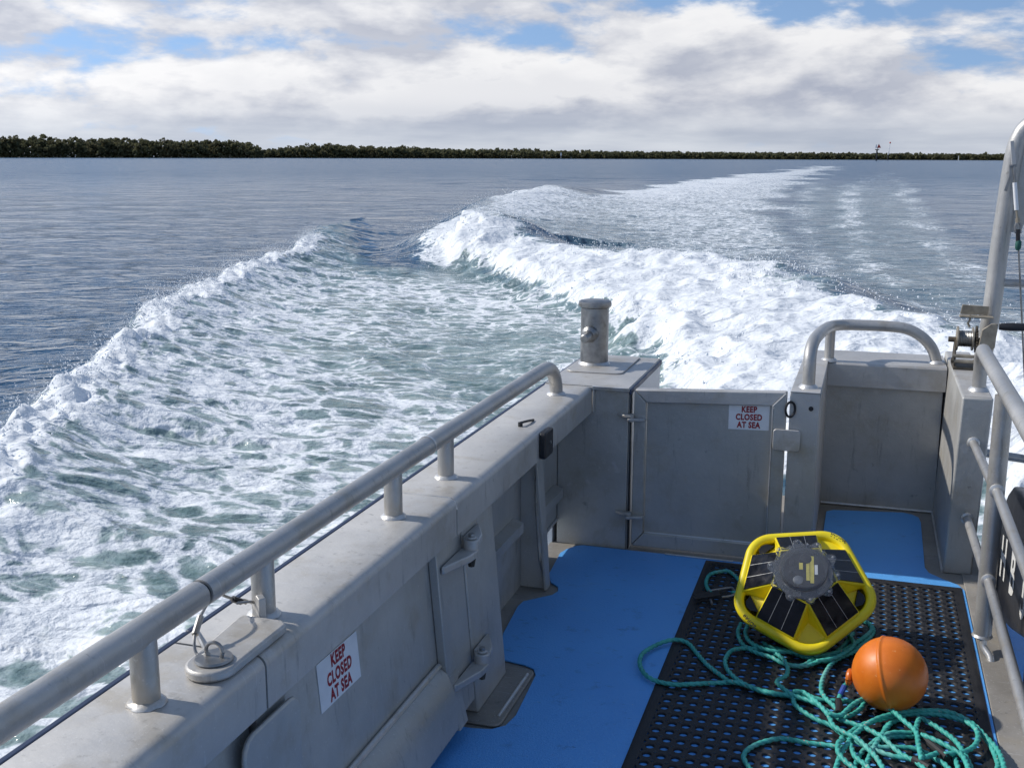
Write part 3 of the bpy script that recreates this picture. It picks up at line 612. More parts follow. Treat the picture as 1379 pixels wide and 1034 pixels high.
# ---------------------------------------------------------------- stern gate
GY = 4.085
def gz(x, z0, z1, f): return z0+(z1-z0)*f
def gp(x, f, y): # point on the gate: f = 0 foot .. 1 top, top edge rises slightly to starboard
    t = (x+0.80)/0.564; top = 0.632+0.026*t; return (x, y, 0.012+f*(top-0.012))
def gbox(x0, x1, f0, f1, y0, y1, mb=None):
    mb = mb or MB(); return mb.hexa([gp(x0, f0, y0), gp(x1, f0, y0), gp(x1, f0, y1), gp(x0, f0, y1), gp(x0, f1, y0), gp(x1, f1, y0), gp(x1, f1, y1), gp(x0, f1, y1)])
gate = gbox(-0.752, -0.287, 0.09, 0.918, GY+0.016, GY+0.024).build('stern_gate', 'plate', boat)
def gq(pts, y0, y1):
    a = [gp(x, f, y0) for x, f in pts]; b = [gp(x, f, y1) for x, f in pts]; return MB().hexa([a[0], a[1], b[1], b[0], a[3], a[2], b[2], b[3]])
for pts in ([(-0.800, 0.0), (-0.754, 0.088), (-0.754, 0.922), (-0.800, 1.0)], [(-0.285, 0.088), (-0.237, 0.0), (-0.237, 1.0), (-0.285, 0.922)],
            [(-0.798, 1.0), (-0.752, 0.920), (-0.287, 0.920), (-0.239, 1.0)], [(-0.798, 0.0), (-0.239, 0.0), (-0.287, 0.088), (-0.752, 0.088)]):
    a = [gp(x, f, GY) for x, f in pts]
    MB().prism(a, (0, 0.045, 0)).build('gate_frame', 'alu' if pts[0][1] == 1.0 else 'plate', gate, bev=0.004)
m = MB()
m.tube([gp(-0.285, 0.92, GY-0.001), gp(-0.240, 0.995, GY-0.001)], 0.0025, 6); m.tube([gp(-0.285, 0.09, GY-0.001), gp(-0.285, 0.91, GY-0.001)], 0.0022, 6); m.tube([gp(-0.75, 0.088, GY+0.012), gp(-0.29, 0.088, GY+0.012)], 0.004, 6)
m.build('weld_seam', 'weld', gate)
s0 = ony((1008.5, 562), GY+0.015); sign(gate, (s0[0], GY+0.0155, s0[2]), (1, 0, 0.03), (0, 0, 1), 0.148, 0.094, 0.031)
for px, zz in ((849, 0.527), (848, 0.140)):
    x0 = -0.806
    h = MB(); h.tube([(x0, GY-0.020, zz-0.014), (x0, GY-0.020, zz+0.014)], 0.011, 12); hg = h.build('gate_hinge', 'alu', boat)
    MB().prism([(x0-0.058, GY-0.008, zz+0.001), (x0-0.030, GY-0.030, zz+0.001), (x0, GY-0.034, zz+0.001), (x0, GY-0.008, zz+0.001)], (0, 0, 0.012)).build('hinge_leaf', 'alu', hg, bev=0.003)
    MB().prism([(x0+0.058, GY-0.002, zz-0.012), (x0+0.05, GY-0.020, zz-0.012), (x0-0.012, GY-0.036, zz-0.012), (x0, GY-0.002, zz-0.012)], (0, 0, 0.011)).build('hinge_leaf', 'alu', hg, bev=0.003)
m = MB().prism([(-0.230+a, GY-0.012, 0.482+b) for a, b in rrect(0, 0, 0.098, 0.080, 0.012)], (0, 0.008, 0)); lt = m.build('gate_latch', 'alu', boat, bev=0.002)
MB().box((-0.250, GY-0.004, 0.470), (-0.212, GY, 0.495)).build('latch_boss', 'plate', lt)
ck = MB(); ck.tube([(-0.222+0.016*math.cos(a), GY-0.006+0.010*math.cos(a), 0.598+0.028*math.sin(a)) for a in [2*math.pi*k/20 for k in range(21)]], 0.0045, 8, False); ck.build('gate_toggle', 'black', boat)
# ---------------------------------------------------------------- stern recess: side coaming, aft coaming, starboard box
PT = 0.662
m = MB(); m.box((-0.226, 4.092, -0.006), (-0.122, 4.098, PT-0.004)); m.box((-0.128, 4.0985, -0.006), (-0.119, 4.948, PT-0.1)); m.hexa([(-0.2255, 4.092, PT-0.004), (-0.1195, 4.092, PT-0.004), (-0.1195, 5.20, PT-0.03), (-0.2255, 5.20, PT-0.03), (-0.2255, 4.092, PT), (-0.1195, 4.092, PT), (-0.1195, 5.20, PT-0.026), (-0.2255, 5.20, PT-0.026)])
m.box((-0.128, 4.0985, PT-0.1), (-0.1195, 4.90, PT-0.024)); m.box((-0.2255, 4.0985, -0.9), (-0.219, 5.19, PT-0.034))
post = m.build('side_coaming', 'alu', boat, bev=0.002)
MB().tube([(-0.150, 4.0895, 0.603), (-0.150, 4.098, 0.603)], 0.009, 10).build('bolt', 'black', post)
MB().tube([(-0.2255, 4.0915, PT), (-0.120, 4.0915, PT)], 0.003, 6).build('weld_seam', 'weld', post)
rw_ = MB().box((-0.119, 4.93, -0.006), (0.352, 4.938, 0.60)).build('recess_wall', 'plate', boat)
m = MB().prism([(-0.1185, 4.90, 0.535), (-0.1185, 4.90, 0.628), (-0.1185, 4.906, 0.636), (-0.1185, 5.20, 0.640), (-0.1185, 5.20, 0.626), (-0.1185, 4.915, 0.622), (-0.1185, 4.908, 0.535)], (0.478, 0, 0)); coam = m.build('aft_coaming', 'alu', boat)
MB().box((-0.214, 5.19, -1.0), (0.48, 5.20, 0.612)).build('coaming_back', 'plate', coam)
m = MB(); m.tube([(-0.116, 4.926, 0.002), (0.345, 4.926, 0.002)], 0.006, 8); m.build('weld_seam', 'weld', rw_)
def tb(x0b, x1b, x0t, x1t, y0, y1, z0, z1): return [(x0b, y0, z0), (x1b, y0, z0), (x1b, y1, z0), (x0b, y1, z0), (x0t, y0, z1), (x1t, y0, z1), (x1t, y1, z1), (x0t, y1, z1)]
sbx = MB().hexa(tb(0.349, 0.449, 0.366, 0.470, 4.195, 5.21, -0.006, 0.660)).build('starboard_box', 'plate', boat, bev=0.007, seg=3)
MB().prism([(0.374, 4.21, 0.6602), (0.464, 4.21, 0.6602), (0.464, 5.2, 0.6602), (0.374, 5.2, 0.6602)], (0, 0, 0.0012)).build('box_top', 'alu', sbx)
MB().tube([(0.3485, 4.20, 0.0), (0.3485, 4.93, 0.0)], 0.006, 8).build('weld_seam', 'weld', sbx)
# bow-shaped handrail over the recess
loop = smooth([(-0.168, 4.20, PT-0.004), (-0.168, 4.20, 0.74), (-0.168, 4.225, 0.790), (-0.160, 4.30, 0.822), (-0.145, 4.50, 0.822), (-0.132, 4.72, 0.806), (-0.120, 4.90, 0.790), (-0.075, 4.99, 0.786), (0.0, 5.01, 0.786), (0.125, 5.01, 0.786), (0.195, 5.01, 0.778), (0.255, 5.01, 0.748), (0.30, 5.01, 0.700), (0.325, 5.01, 0.637)], 6)
lr = MB().tube(loop, 0.0235, 20).build('stern_handrail', 'tube', boat)
MB().tube([(-0.118, 4.93, 0.637), (-0.118, 4.93, 0.785)], 0.021, 18).build('stanchion', 'tube', lr)
for x, y, z_ in ((-0.168, 4.20, PT-0.002), (-0.118, 4.93, 0.637), (0.327, 5.01, 0.638)):
    MB().lathe([(0.037, z_), (0.033, z_+0.006), (0.0245, z_+0.013)], (x, y, 0), seg=20).build('weld_collar', 'weld', lr)
# starboard rails
SX = 0.420
tr_ = smooth([(0.430, 4.33, 0.6615), (0.430, 4.325, 0.72), (0.428, 4.30, 0.785), (0.425, 4.235, 0.822), (SX, 4.15, 0.832), (SX, 3.9, 0.832)], 6) + [np.array((SX, 1.0, 0.832))]
sr = MB().tube(tr_, 0.0245, 20).build('starboard_handrail', 'tube', boat)
MB().lathe([(0.038, 0.6620), (0.034, 0.669), (0.0255, 0.676)], (0.430, 4.33, 0), seg=20).build('weld_collar', 'weld', sr)
MB().tube([(SX, 3.50, 0.812), (SX, 3.50, 0.055)], 0.0265, 18).build('rail_post', 'tube', sr)
MB().tube(smooth([(SX+0.002, 3.482, 0.056), (SX+0.004, 3.475, 0.03), (SX+0.022, 3.45, 0.008), (SX+0.026, 3.43, -0.02)], 5), 0.0105, 12).build('rail_foot', 'weld', sr)
MB().lathe([(0.0268, 0.0), (0.031, 0.005), (0.0268, 0.012)], (SX, 3.50, 0.05), seg=18).build('weld_collar', 'weld', sr)
for z0 in (0.505, 0.222):
    MB().tube([(SX-0.004, 4.196, z0-0.01), (SX, 3.50, z0+0.012)], 0.0145, 14).build('rail_bar', 'tube', sr)
    MB().tube([(SX, 3.498, z0+0.022), (SX, 1.0, z0+0.015)], 0.0145, 14).build('rail_bar', 'tube', sr)
    MB().lathe([(0.023, 0), (0.021, 0.006), (0.0150, 0.010)], (SX-0.004, 4.196, z0-0.01), (0, -1, 0), 16).build('weld_collar', 'weld', sr)
    MB().lathe([(0.022, 0), (0.022, 0.010), (0.0150, 0.014)], (SX, 3.474, z0+0.022), (0, -1, 0), 16).build('weld_collar', 'weld', sr)
# bare toe strip outside the rail, blue side step below
MB().box((0.4145, -3.0, -0.0055), (0.487, 4.19, 0.002)).build('toe_strip', 'bare', deck, bev=0.003)
MB().hexa([(0.492, -3.0, -1.0), (0.98, -3.0, -1.0), (0.98, 4.75, -1.0), (0.492, 4.75, -1.0), (0.492, -3.0, 0.02), (0.98, -3.0, 0.02), (0.98, 4.75, -0.285), (0.492, 4.75, -0.285)]).build('side_step', 'blue', boat, bev=0.01)
# davit leg, cross tube, gusset, stay
leg = smooth([(0.500, 5.04, 0.60), (0.520, 5.0, 0.868), (0.528, 5.0, 1.115), (0.537, 5.0, 1.267), (0.548, 5.0, 1.45), (0.562, 5.0, 1.56), (0.60, 5.0, 1.625), (0.68, 5.0, 1.655), (0.85, 5.0, 1.67), (1.10, 5.0, 1.67), (1.24, 5.0, 1.63), (1.31, 5.0, 1.52), (1.34, 5.0, 1.30), (1.38, 5.0, 0.6), (1.42, 5.0, -0.9)], 6)
dav = MB().tube(leg, 0.036, 20).build('davit_leg', 'tube', boat)
MB().prism([(0.565, 4.985, 1.20), (0.60, 4.985, 1.20), (0.75, 4.985, 1.64), (0.62, 4.985, 1.63), (0.565, 4.985, 1.52)], (0, 0.012, 0)).build('gusset', 'plate', dav)
MB().tube([(0.53, 5.0, 0.990), (1.357, 5.0, 1.004)], 0.0165, 14).build('davit_bar', 'tube', dav)
MB().tube(smooth([(0.465, 5.18, 0.228), (0.70, 5.18, 0.206), (0.92, 5.18, 0.186), (1.0, 5.18, 0.14), (1.02, 5.17, 0.0), (1.02, 5.16, -0.9)], 6), 0.019, 14).build('davit_bar', 'tube', dav)
# pad eye, shackle and turnbuckle with wire stay
tbk = MB().tube([ony(p, 4.93) for p in ((1366.5, 246), (1369, 283))], 0.0085, 12).build('turnbuckle', 'white', boat)
q_ = lambda x, y: tuple(ony((x, y), 4.93))
MB().tube([q_(1363, 190), q_(1365.5, 222)], [0.009, 0.011], 4).build('pad_eye', 'alu', tbk)
MB().tube([q_(1365, 222), q_(1366.5, 246)], 0.005, 8).build('threaded_rod', 'steel', tbk)
MB().prism([q_(1359.5, 222), q_(1362.5, 222), q_(1362, 238), q_(1356, 258), q_(1352, 257), q_(1359, 238)], (0, 0.008, 0)).build('jaw', 'steel', tbk)
MB().tube([q_(1360, 224), q_(1369, 223)], 0.006, 8).build('clevis_pin', 'steel', tbk)
MB().tube([q_(1369, 283), q_(1370.5, 297)], 0.0045, 8).build('threaded_rod', 'tan', tbk)
MB().tube([q_(1370.5, 294), q_(1370.8, 300)], 0.009, 8).build('lock_nut', 'tan', tbk)
m = MB(); m.tube(smooth([q_(1368, 314), q_(1367.5, 304), q_(1371, 299), q_(1374.5, 304), q_(1374, 314)], 4), 0.0045, 8); m.tube([q_(1366.5, 313), q_(1375.5, 313)], 0.005, 8); m.build('shackle', 'steel', tbk)
MB().tube([q_(1371, 309), q_(1371, 325)], 0.0085, 8).build('thimble', 'black', tbk)
MB().lathe([(0.006, -0.022), (0.012, -0.012), (0.012, 0.012), (0.006, 0.022)], q_(1371.3, 330), seg=10).build('seizing', 'darkgreen', tbk)
MB().tube([q_(1371, 322), q_(1372, 340), q_(1379, 490), q_(1381, 530)], 0.0038, 8).build('wire_stay', 'steel', tbk)
# bracket on the davit leg
m = MB(); wb = 4.955
a0, a1, a2, a3 = [Vector(ony(p, wb)) for p in ((1293, 423), (1330, 425), (1332, 413), (1296, 410))]
br_ = MB().prism([a0, a1, a2, a3], (0, 0.006, 0)).build('winch_bracket', 'tan', boat, bev=0.002)
MB().hexa([a0+Vector((-0.004, -0.05, -0.008)), a1+Vector((0.02, -0.05, -0.008)), a1+Vector((0.02, 0, -0.008)), a0+Vector((-0.004, 0, -0.008)), a0+Vector((-0.004, -0.05, -0.001)), a1+Vector((0.02, -0.05, -0.001)), a1+Vector((0.02, 0, -0.001)), a0+Vector((-0.004, 0, -0.001))]).build('bracket_ledge', 'tan', br_, bev=0.001)
hk = Vector(ony((1306, 424), 4.92)); MB().tube(smooth([hk, hk+Vector((0.002, 0, -0.02)), hk+Vector((-.004, 0, -0.035)), hk+Vector((.004, 0, -0.05))], 4), 0.0045, 6).build('hook', 'tan', br_)
# hand winch on the starboard box
WY = 4.80
def wp(x, y): return Vector(ony((x, y), WY))
wb0 = wp(1300, 488); zt = 0.6615
win = MB().box((wp(1283, 480).x, WY-0.06, zt), (wp(1318, 480).x, WY+0.07, zt+0.012)).build('winch', 'rusty', boat, bev=0.002)
for x in (1284.5, 1317):
    X0 = wp(x, 470).x
    MB().prism([(X0, WY-0.055, zt+0.012), (X0, WY+0.06, zt+0.012), (X0, WY+0.055, zt+0.07), (X0, WY+0.02, zt+0.115), (X0, WY-0.02, zt+0.115), (X0, WY-0.052, zt+0.06)], (0.006, 0, 0)).build('side_frame', 'rusty', win, bev=0.001)
zd = wp(1300, 456).z; xa, xb = wp(1290, 456).x, wp(1313, 456).x
MB().tube([(xa, WY, zd), (xb-0.008, WY, zd)], 0.030, 20).build('drum', 'steel', win)
dr_ = [c for c in win.children if c.name.startswith('drum')][0]
for k in range(9):
    xx = xa+0.004+k*(xb-xa-0.016)/8; MB().tube([(xx, WY+0.031*math.cos(a), zd+0.031*math.sin(a)) for a in [2*math.pi*j/18 for j in range(19)]], 0.0028, 6, False).build('wire_turn', 'steel', dr_)
MB().tube([(xa-0.006, WY, zd), (xa, WY, zd)], 0.050, 24).build('drum_flange', 'tan', win)
MB().tube([(xb-0.012, WY, zd), (xb-0.006, WY, zd)], 0.047, 24).build('drum_flange', 'tan', win)
m = MB(); nt = 26
ring = []
for k in range(nt*2):
    rr_ = 0.054 if k % 2 else 0.048; a = math.pi*k/nt; ring += [(xb+0.001, WY+rr_*math.cos(a-0.02), zd+rr_*math.sin(a-0.02)), (xb+0.001, WY+rr_*math.cos(a+0.04), zd+rr_*math.sin(a+0.04))]
m.prism(ring, (0.007, 0, 0)); m.build('gear_wheel', 'rusty', win)
MB().tube([(wp(1277, 458).x, WY, zd-0.005), (xb+0.02, WY, zd-0.005)], [0.011, 0.011], 10).build('axle', 'rusty', win)
for zz, yy in ((zt+0.055, -0.05), (zt+0.034, -0.055)):
    MB().tube([(wp(1282, 470).x, WY+yy, zz), (wp(1319, 470).x, WY+yy, zz)], 0.007, 8).build('tie_bar', 'tan', win)
MB().tube([(wp(1281, 462).x, WY-0.052, zt+0.036), (wp(1285, 462).x, WY-0.052, zt+0.036)], 0.012, 6).build('nut', 'rusty', win)
c0 = wp(1322, 474); c1 = wp(1337, 437)
MB().prism([c0+Vector((-0.022, -0.07, 0.02)), c0+Vector((0.010, -0.07, 0.0)), c0+Vector((0.040, -0.07, 0.03)), c1+Vector((0.012, -0.07, 0.012)), c1+Vector((-0.012, -0.07, 0.012)), c0+Vector((-0.012, -0.07, 0.10))], (0.0, 0.010, 0)).build('crank_arm', 'tan', win, bev=0.002)
MB().tube([c0+Vector((-0.01, -0.01, -0.006)), c0+Vector((0.024, -0.06, -0.006))], 0.008, 8).build('crank_shaft', 'rusty', win)
g0 = c1+Vector((0.016, -0.07, 0.002)); MB().tube([g0, g0+Vector((0.012, 0, 0)), g0+Vector((0.05, 0, 0.001)), g0+Vector((0.11, 0, 0.002)), g0+Vector((0.125, 0, 0.002))], [0.012, 0.0145, 0.0165, 0.0145, 0.012], 14).build('crank_grip', 'black', win)

# ---------------------------------------------------------------- lettered black board outside the rail
BX = 0.530
rb = thing('registration_board', (BX, 4.0, -0.1), 'black lettered board with rounded end outside the starboard rail', 'board')
prof = [(y*0.9, 1.5-(1.5-z_)*0.9) for y, z_ in [(5.20, -0.46), (4.50, -0.27), (4.16, -0.18), (3.84, -0.08), (3.0, 0.10), (3.0, 0.50), (3.9, 0.36), (4.25, 0.312), (4.42, 0.285), (4.54, 0.22), (4.68, 0.09), (4.92, -0.15), (5.20, -0.42)]]
MB().prism([(BX, y, z_) for y, z_ in prof], (0.06, 0, 0)).build('board', 'charcoal', rb, bev=0.012, seg=3)
ux = Vector((0, -1, 0.175)); uy = Vector((0, 0.0, 1))
for ch, px_ in (('H', (1351, 754)), ('B', (1363, 775)), ('5', (1378, 806))):
    m = MB(); add_text(m, ch, 0.205, Vector(onx(px_, BX-0.0015)), ux, uy, 0.98, 0.006); m.build('letter', 'offwhite', rb)
for yb in (2.95, 3.45):
    MB().box((BX+0.012, yb-0.02, -0.26), (BX+0.048, yb+0.02, 0.25)).build('bracket', 'charcoal', rb)

# ------------------------------------------------------------------ rubber mat with round holes
MT = 0.0085
def build_mat():
    x0, x1, y0, y1 = -0.5005, 0.4040, 2.470, 4.034
    nx, ny = 23, 35; px, py = 0.03655, 0.04335; gx0 = -0.450-px/2; gy1 = 3.965+py/2; gx1 = gx0+nx*px; gy0 = gy1-ny*py
    V = []; Fc = []; seg = 16; rh = 0.0120
    def add(p): V.append(p); return len(V)-1
    # cell template: square border with 4 points per side, circle hole with 16 points, small pits between
    for i in range(nx):
        for j in range(ny):
            cx = gx0+(i+.5)*px; cy = gy0+(j+.5)*py; b = len(V)
            for k in range(seg):
                a = 2*math.pi*(k+.5)/seg; ca, sa = math.cos(a), math.sin(a); s_ = max(abs(ca), abs(sa))
                V.append((cx+ca/s_*px/2, cy+sa/s_*py/2, MT-0.0022 if abs(abs(ca)-abs(sa)) < 0.35 else MT-0.0006))
            for rr_, zz in ((rh+0.0022, MT), (rh, MT-0.0012), (rh-0.0008, 0.0016)):
                for k in range(seg):
                    a = 2*math.pi*(k+.5)/seg; V.append((cx+rr_*math.cos(a), cy+rr_*math.sin(a), zz))
            for l in range(3):
                for k in range(seg):
                    k2 = (k+1) % seg; Fc.append((b+l*seg+k, b+l*seg+k2, b+(l+1)*seg+k2, b+(l+1)*seg+k))
    # solid border sloping to the edge
    ring = [(gx0, gy0, gx1, gy1, MT-0.0006), (x0+0.018, y0+0.018, x1-0.018, y1-0.018, MT-0.001), (x0+0.003, y0+0.003, x1-0.003, y1-0.003, 0.005), (x0, y0, x1, y1, 0.0015)]
    b = len(V)
    for a in ring: V.extend([(a[0], a[1], a[4]), (a[2], a[1], a[4]), (a[2], a[3], a[4]), (a[0], a[3], a[4])])
    for l in range(3):
        for k in range(4):
            k2 = (k+1) % 4; Fc.append((b+(l+1)*4+k, b+(l+1)*4+k2, b+l*4+k2, b+l*4+k))
    mb = MB(); mb.v = V; mb.f = Fc; mb.mi = [0]*len(Fc)
    o = mb.build('rubber_mat', 'rubber', None, sharp=60)
    tag(o, 'black rubber drainage mat with rows of round holes on the blue deck', 'mat')
    # small closed pits between the big holes
    pts = MB()
    for i in range(1, nx):
        for j in range(1, ny):
            cx = gx0+i*px; cy = gy0+j*py
            pts.poly([(cx+0.0052*math.cos(2*math.pi*k/8), cy+0.0052*math.sin(2*math.pi*k/8), MT-0.0014) for k in range(8)], [tuple(range(8))])
    pt = pts.build('mat_dimple', 'black', o); pt['kind'] = 'stuff'
    return o
build_mat()

# ------------------------------------------------------------------ the yellow buoy
BC = onz((1081, 792), 0.185)
view = Vector(CAM-BC); az = math.atan2(view.y, view.x)
AX = Vector((math.cos(az)*math.cos(math.radians(49)), math.sin(az)*math.cos(math.radians(49)), math.sin(math.radians(49))))
RTv = Vector((-math.sin(az), math.cos(az), 0)); RTv = RTv if RTv.x > 0 else -RTv
UPv = AX.cross(RTv)
by_ = bpy.data.objects.new('data_buoy', None); col.objects.link(by_); by_['_o'] = (0, 0, 0); by_.empty_display_size = 0.1
by_.matrix_world = Matrix(((RTv.x, UPv.x, AX.x, BC[0]), (RTv.y, UPv.y, AX.y, BC[1]), (RTv.z, UPv.z, AX.z, BC[2]), (0, 0, 0, 1)))
tag(by_, 'yellow five sided instrument buoy with black solar panels and clear dome, lying tilted', 'buoy')
CA = [math.radians(64+72*k) for k in range(5)]        # corner directions
def penta(R, rnd, n=12, off=0.0):
    """rounded pentagon outline, circumradius R before rounding"""
    out = []; ins = R-rnd/math.cos(math.radians(36))
    for k in range(5):
        c = Vector((ins*math.cos(CA[k]), ins*math.sin(CA[k])))
        for i in range(n+1):
            a = CA[k]-math.radians(36)+math.radians(72)*i/n; out.append((c.x+(rnd+off)*math.cos(a), c.y+(rnd+off)*math.sin(a)))
    return out
# hull: rounded bowl under the rim
rings = []
for R, rnd, z_ in ((0.232, 0.085, 0.012), (0.238, 0.088, -0.004), (0.234, 0.088, -0.022), (0.205, 0.09, -0.075), (0.150, 0.08, -0.125), (0.09, 0.06, -0.150)):
    rings.append([(x, y, z_) for x, y in penta(R, rnd)])
n_ = len(rings[0]); m = MB(); pts = sum(rings, []); fs = []
for l in range(len(rings)-1):
    for k in range(n_): fs.append((l*n_+k, (l+1)*n_+k, (l+1)*n_+(k+1) % n_, l*n_+(k+1) % n_))
fs.append(tuple(range((len(rings)-1)*n_, len(rings)*n_))[::-1]); m.poly(pts, fs)
m.build('lower_hull', 'yellow', by_)
# rim: swept rounded bar
def ringsweep(outl, zc, rw_, rh_, seg=12):
    mb = MB(); n = len(outl); pts = []
    for i in range(n):
        a = Vector(outl[i-1]); b = Vector(outl[(i+1) % n]); tg = (b-a).normalized(); nr = Vector((tg.y, -tg.x)); p = Vector(outl[i])
        for k in range(seg):
            t = 2*math.pi*k/seg; q = p+nr*math.cos(t)*rw_; pts.append((q.x, q.y, zc+math.sin(t)*rh_))
    fs = [(i*seg+k, ((i+1) % n)*seg+k, ((i+1) % n)*seg+(k+1) % seg, i*seg+(k+1) % seg) for i in range(n) for k in range(seg)]
    return mb.poly(pts, fs)
ringsweep(penta(0.232, 0.085, 12, -0.008), 0.004, 0.0160, 0.0155).build('rim', 'yellow', by_)
# facets: panel side runs from the hub down to each flat; corner valleys in between
HR, HZ = 0.092, 0.098
EM = [a+math.radians(36) for a in CA]                  # middle of each flat
AP = 0.232*math.cos(math.radians(36))-0.013            # apothem inside the rim
def loc(a, r, t, z_): return (r*math.cos(a)-t*math.sin(a), r*math.sin(a)+t*math.cos(a), z_)
for k, a in enumerate(EM):
    w0, w1 = 0.0605, 0.067
    m = MB(); top = [loc(a, AP, -w1, 0.020), loc(a, AP, w1, 0.020), loc(a, HR-0.012, w0, HZ), loc(a, HR-0.012, -w0, HZ)]
    bot = [loc(a, AP, -w1, -0.010), loc(a, AP, w1, -0.010), loc(a, HR-0.012, w0, 0.03), loc(a, HR-0.012, -w0, 0.03)]
    m.hexa([bot[0], bot[1], bot[2], bot[3], top[0], top[1], top[2], top[3]]); m.build('panel_seat', 'yellow', by_, bev=0.004)
    up = 0.0035
    e = lambda p: (p[0], p[1], p[2]+up)
    def L(u, v, dz):     # u 0..1 out to hub, v -1..1
        r = AP-0.004+(HR-0.006-AP+0.004)*u; zz = 0.020+(HZ-0.020)*((AP-r)/(AP-HR+0.012)); ww = (w1+(w0-w1)*u)*v; return loc(a, r, ww, zz+dz)
    m = MB(); q4 = [L(0, -0.93, 0.0006), L(0, 0.93, 0.0006), L(1, 0.93, 0.0006), L(1, -0.93, 0.0006)]
    t4 = [L(0, -0.93, 0.0045), L(0, 0.93, 0.0045), L(1, 0.93, 0.0045), L(1, -0.93, 0.0045)]
    m.hexa(q4+t4); sp_ = m.build('solar_panel', 'panel', by_, bev=0.001)
    for v in (-0.36, 0.30):
        m = MB(); m.hexa([L(0.02, v-0.010, 0.0046), L(0.02, v+0.010, 0.0046), L(0.98, v+0.010, 0.0046), L(0.98, v-0.010, 0.0046), L(0.02, v-0.010, 0.0050), L(0.02, v+0.010, 0.0050), L(0.98, v+0.010, 0.0050), L(0.98, v-0.010, 0.0050)])
        m.build('cell_line', 'panelline', sp_)
for k, a in enumerate(CA):
    # valley: ridge falling from hub to a shelf near the corner; three corners keep a hand slot behind the rim
    open_ = k in (1, 2, 4); rs = 0.158 if open_ else 0.190
    e0, e1 = EM[k-1], EM[k]; w0, w1 = 0.0585, 0.065
    I0 = loc(e0, HR-0.012, w0, HZ-0.008); O0 = loc(e0, AP, w1, 0.012); I1 = loc(e1, HR-0.012, -w0, HZ-0.008); O1 = loc(e1, AP, -w1, 0.012)
    M0 = loc(a, 0.125, 0.0, 0.018); C0 = loc(a, rs, -0.045, 0.004); C1_ = loc(a, rs, 0.045, 0.004)
    m = MB(); m.poly([I0, O0, M0, O1, I1, C0, C1_], [(0, 1, 2), (0, 2, 4), (4, 2, 3), (1, 5, 2), (5, 6, 2), (6, 3, 2)])
    m.build('corner_valley', 'yellow', by_, sharp=20)
    if open_:
        m = MB(); m.poly([(p[0], p[1], p[2]-0.0005) for p in (C0, C1_)]+[(C1_[0], C1_[1], -0.03), (C0[0], C0[1], -0.03)], [(0, 1, 2, 3)]); m.build('slot_wall', 'yellow', by_)
        m = MB(); m.poly([loc(a, rs+0.003, -0.030, 0.0125), loc(a, rs+0.003, 0.030, 0.0125), loc(a, rs+0.024, 0.016, 0.0125), loc(a, rs+0.029, 0.0, 0.0125), loc(a, rs+0.024, -0.016, 0.0125)], [(0, 1, 2, 3, 4)]); m.build('hand_slot', 'black', by_)
# dark tray and electronics under the dome
tray = MB().lathe([(0.086, 0.085), (0.088, 0.100), (0.075, 0.104)], seg=30).build('tray', 'pcb', by_)
m = MB(); m.lathe([(0.060, 0.1045), (0.060, 0.107)], seg=28); m.build('circuit_board', 'pcb', tray)
for nm, mt, x, y, w_, h_ in (('label', 'label', 0.024, 0.004, 0.011, 0.090), ('label', 'label', 0.012, -0.002, 0.010, 0.062), ('label', 'label', -0.008, 0.014, 0.011, 0.022), ('label', 'white', 0.036, 0.004, 0.009, 0.032)):
    lb = MB().prism([(x+a_*w_/2, y+b_*h_/2, 0.1085) for a_, b_ in ((-1, -1), (1, -1), (1, 1), (-1, 1))], (0, 0, 0.0006)).build(nm, mt, tray)
    lb.matrix_local = Matrix.Rotation(0.06, 4, 'Z')
for x, y, r in ((-0.014, -0.034, 0.016), (0.004, 0.040, 0.018), (-0.034, 0.022, 0.010), (-0.036, -0.010, 0.006)):
    MB().lathe([(r, 0.1072), (r*0.9, 0.111), (r*0.3, 0.113)], (x, y, 0), seg=14).build('component', 'steel' if y < -0.02 else 'pcb', tray)
# clear dome with scalloped lugs
outl = []
for i in range(100):
    a = 2*math.pi*i/100; r = 0.092+0.017*max(0.0, math.cos(10*a+0.6))**0.5*(1 if math.cos(10*a+0.6) > 0 else 0); outl.append((r*math.cos(a), r*math.sin(a)))
m = MB(); prs = [(1.0, 0.1055), (1.0, 0.1145), (0.985, 0.116)]
pts = [(x*s_, y*s_, z_) for s_, z_ in prs for x, y in outl]
inner = [(0.074, 0.116), (0.0725, 0.130), (0.069, 0.136), (0.055, 0.1385), (0.002, 0.1395)]
for r, z_ in inner: pts += [(r*math.cos(2*math.pi*i/100), r*math.sin(2*math.pi*i/100), z_) for i in range(100)]
fs = [(l*100+i, l*100+(i+1) % 100, (l+1)*100+(i+1) % 100, (l+1)*100+i) for l in range(7) for i in range(100)]
fs += [tuple(range(700, 800)), tuple(range(99, -1, -1))]
m.poly(pts, fs); dome = m.build('clear_dome', 'clear', by_, sharp=30)
for k in range(10):
    a = (2*math.pi*k-0.6)/10; MB().lathe([(0.0042, 0.1165), (0.0042, 0.1190), (0.002, 0.1198)], (0.099*math.cos(a), 0.099*math.sin(a), 0), seg=8).build('screw', 'steel', dome)
    MB().box((-0.0045, -0.0015, 0.1165), (0.0045, 0.0015, 0.128)).build('lug_rib', 'clear', dome).matrix_local = Matrix.Rotation(a+0.31, 4, 'Z') @ Matrix.Translation((0.084, 0, 0))
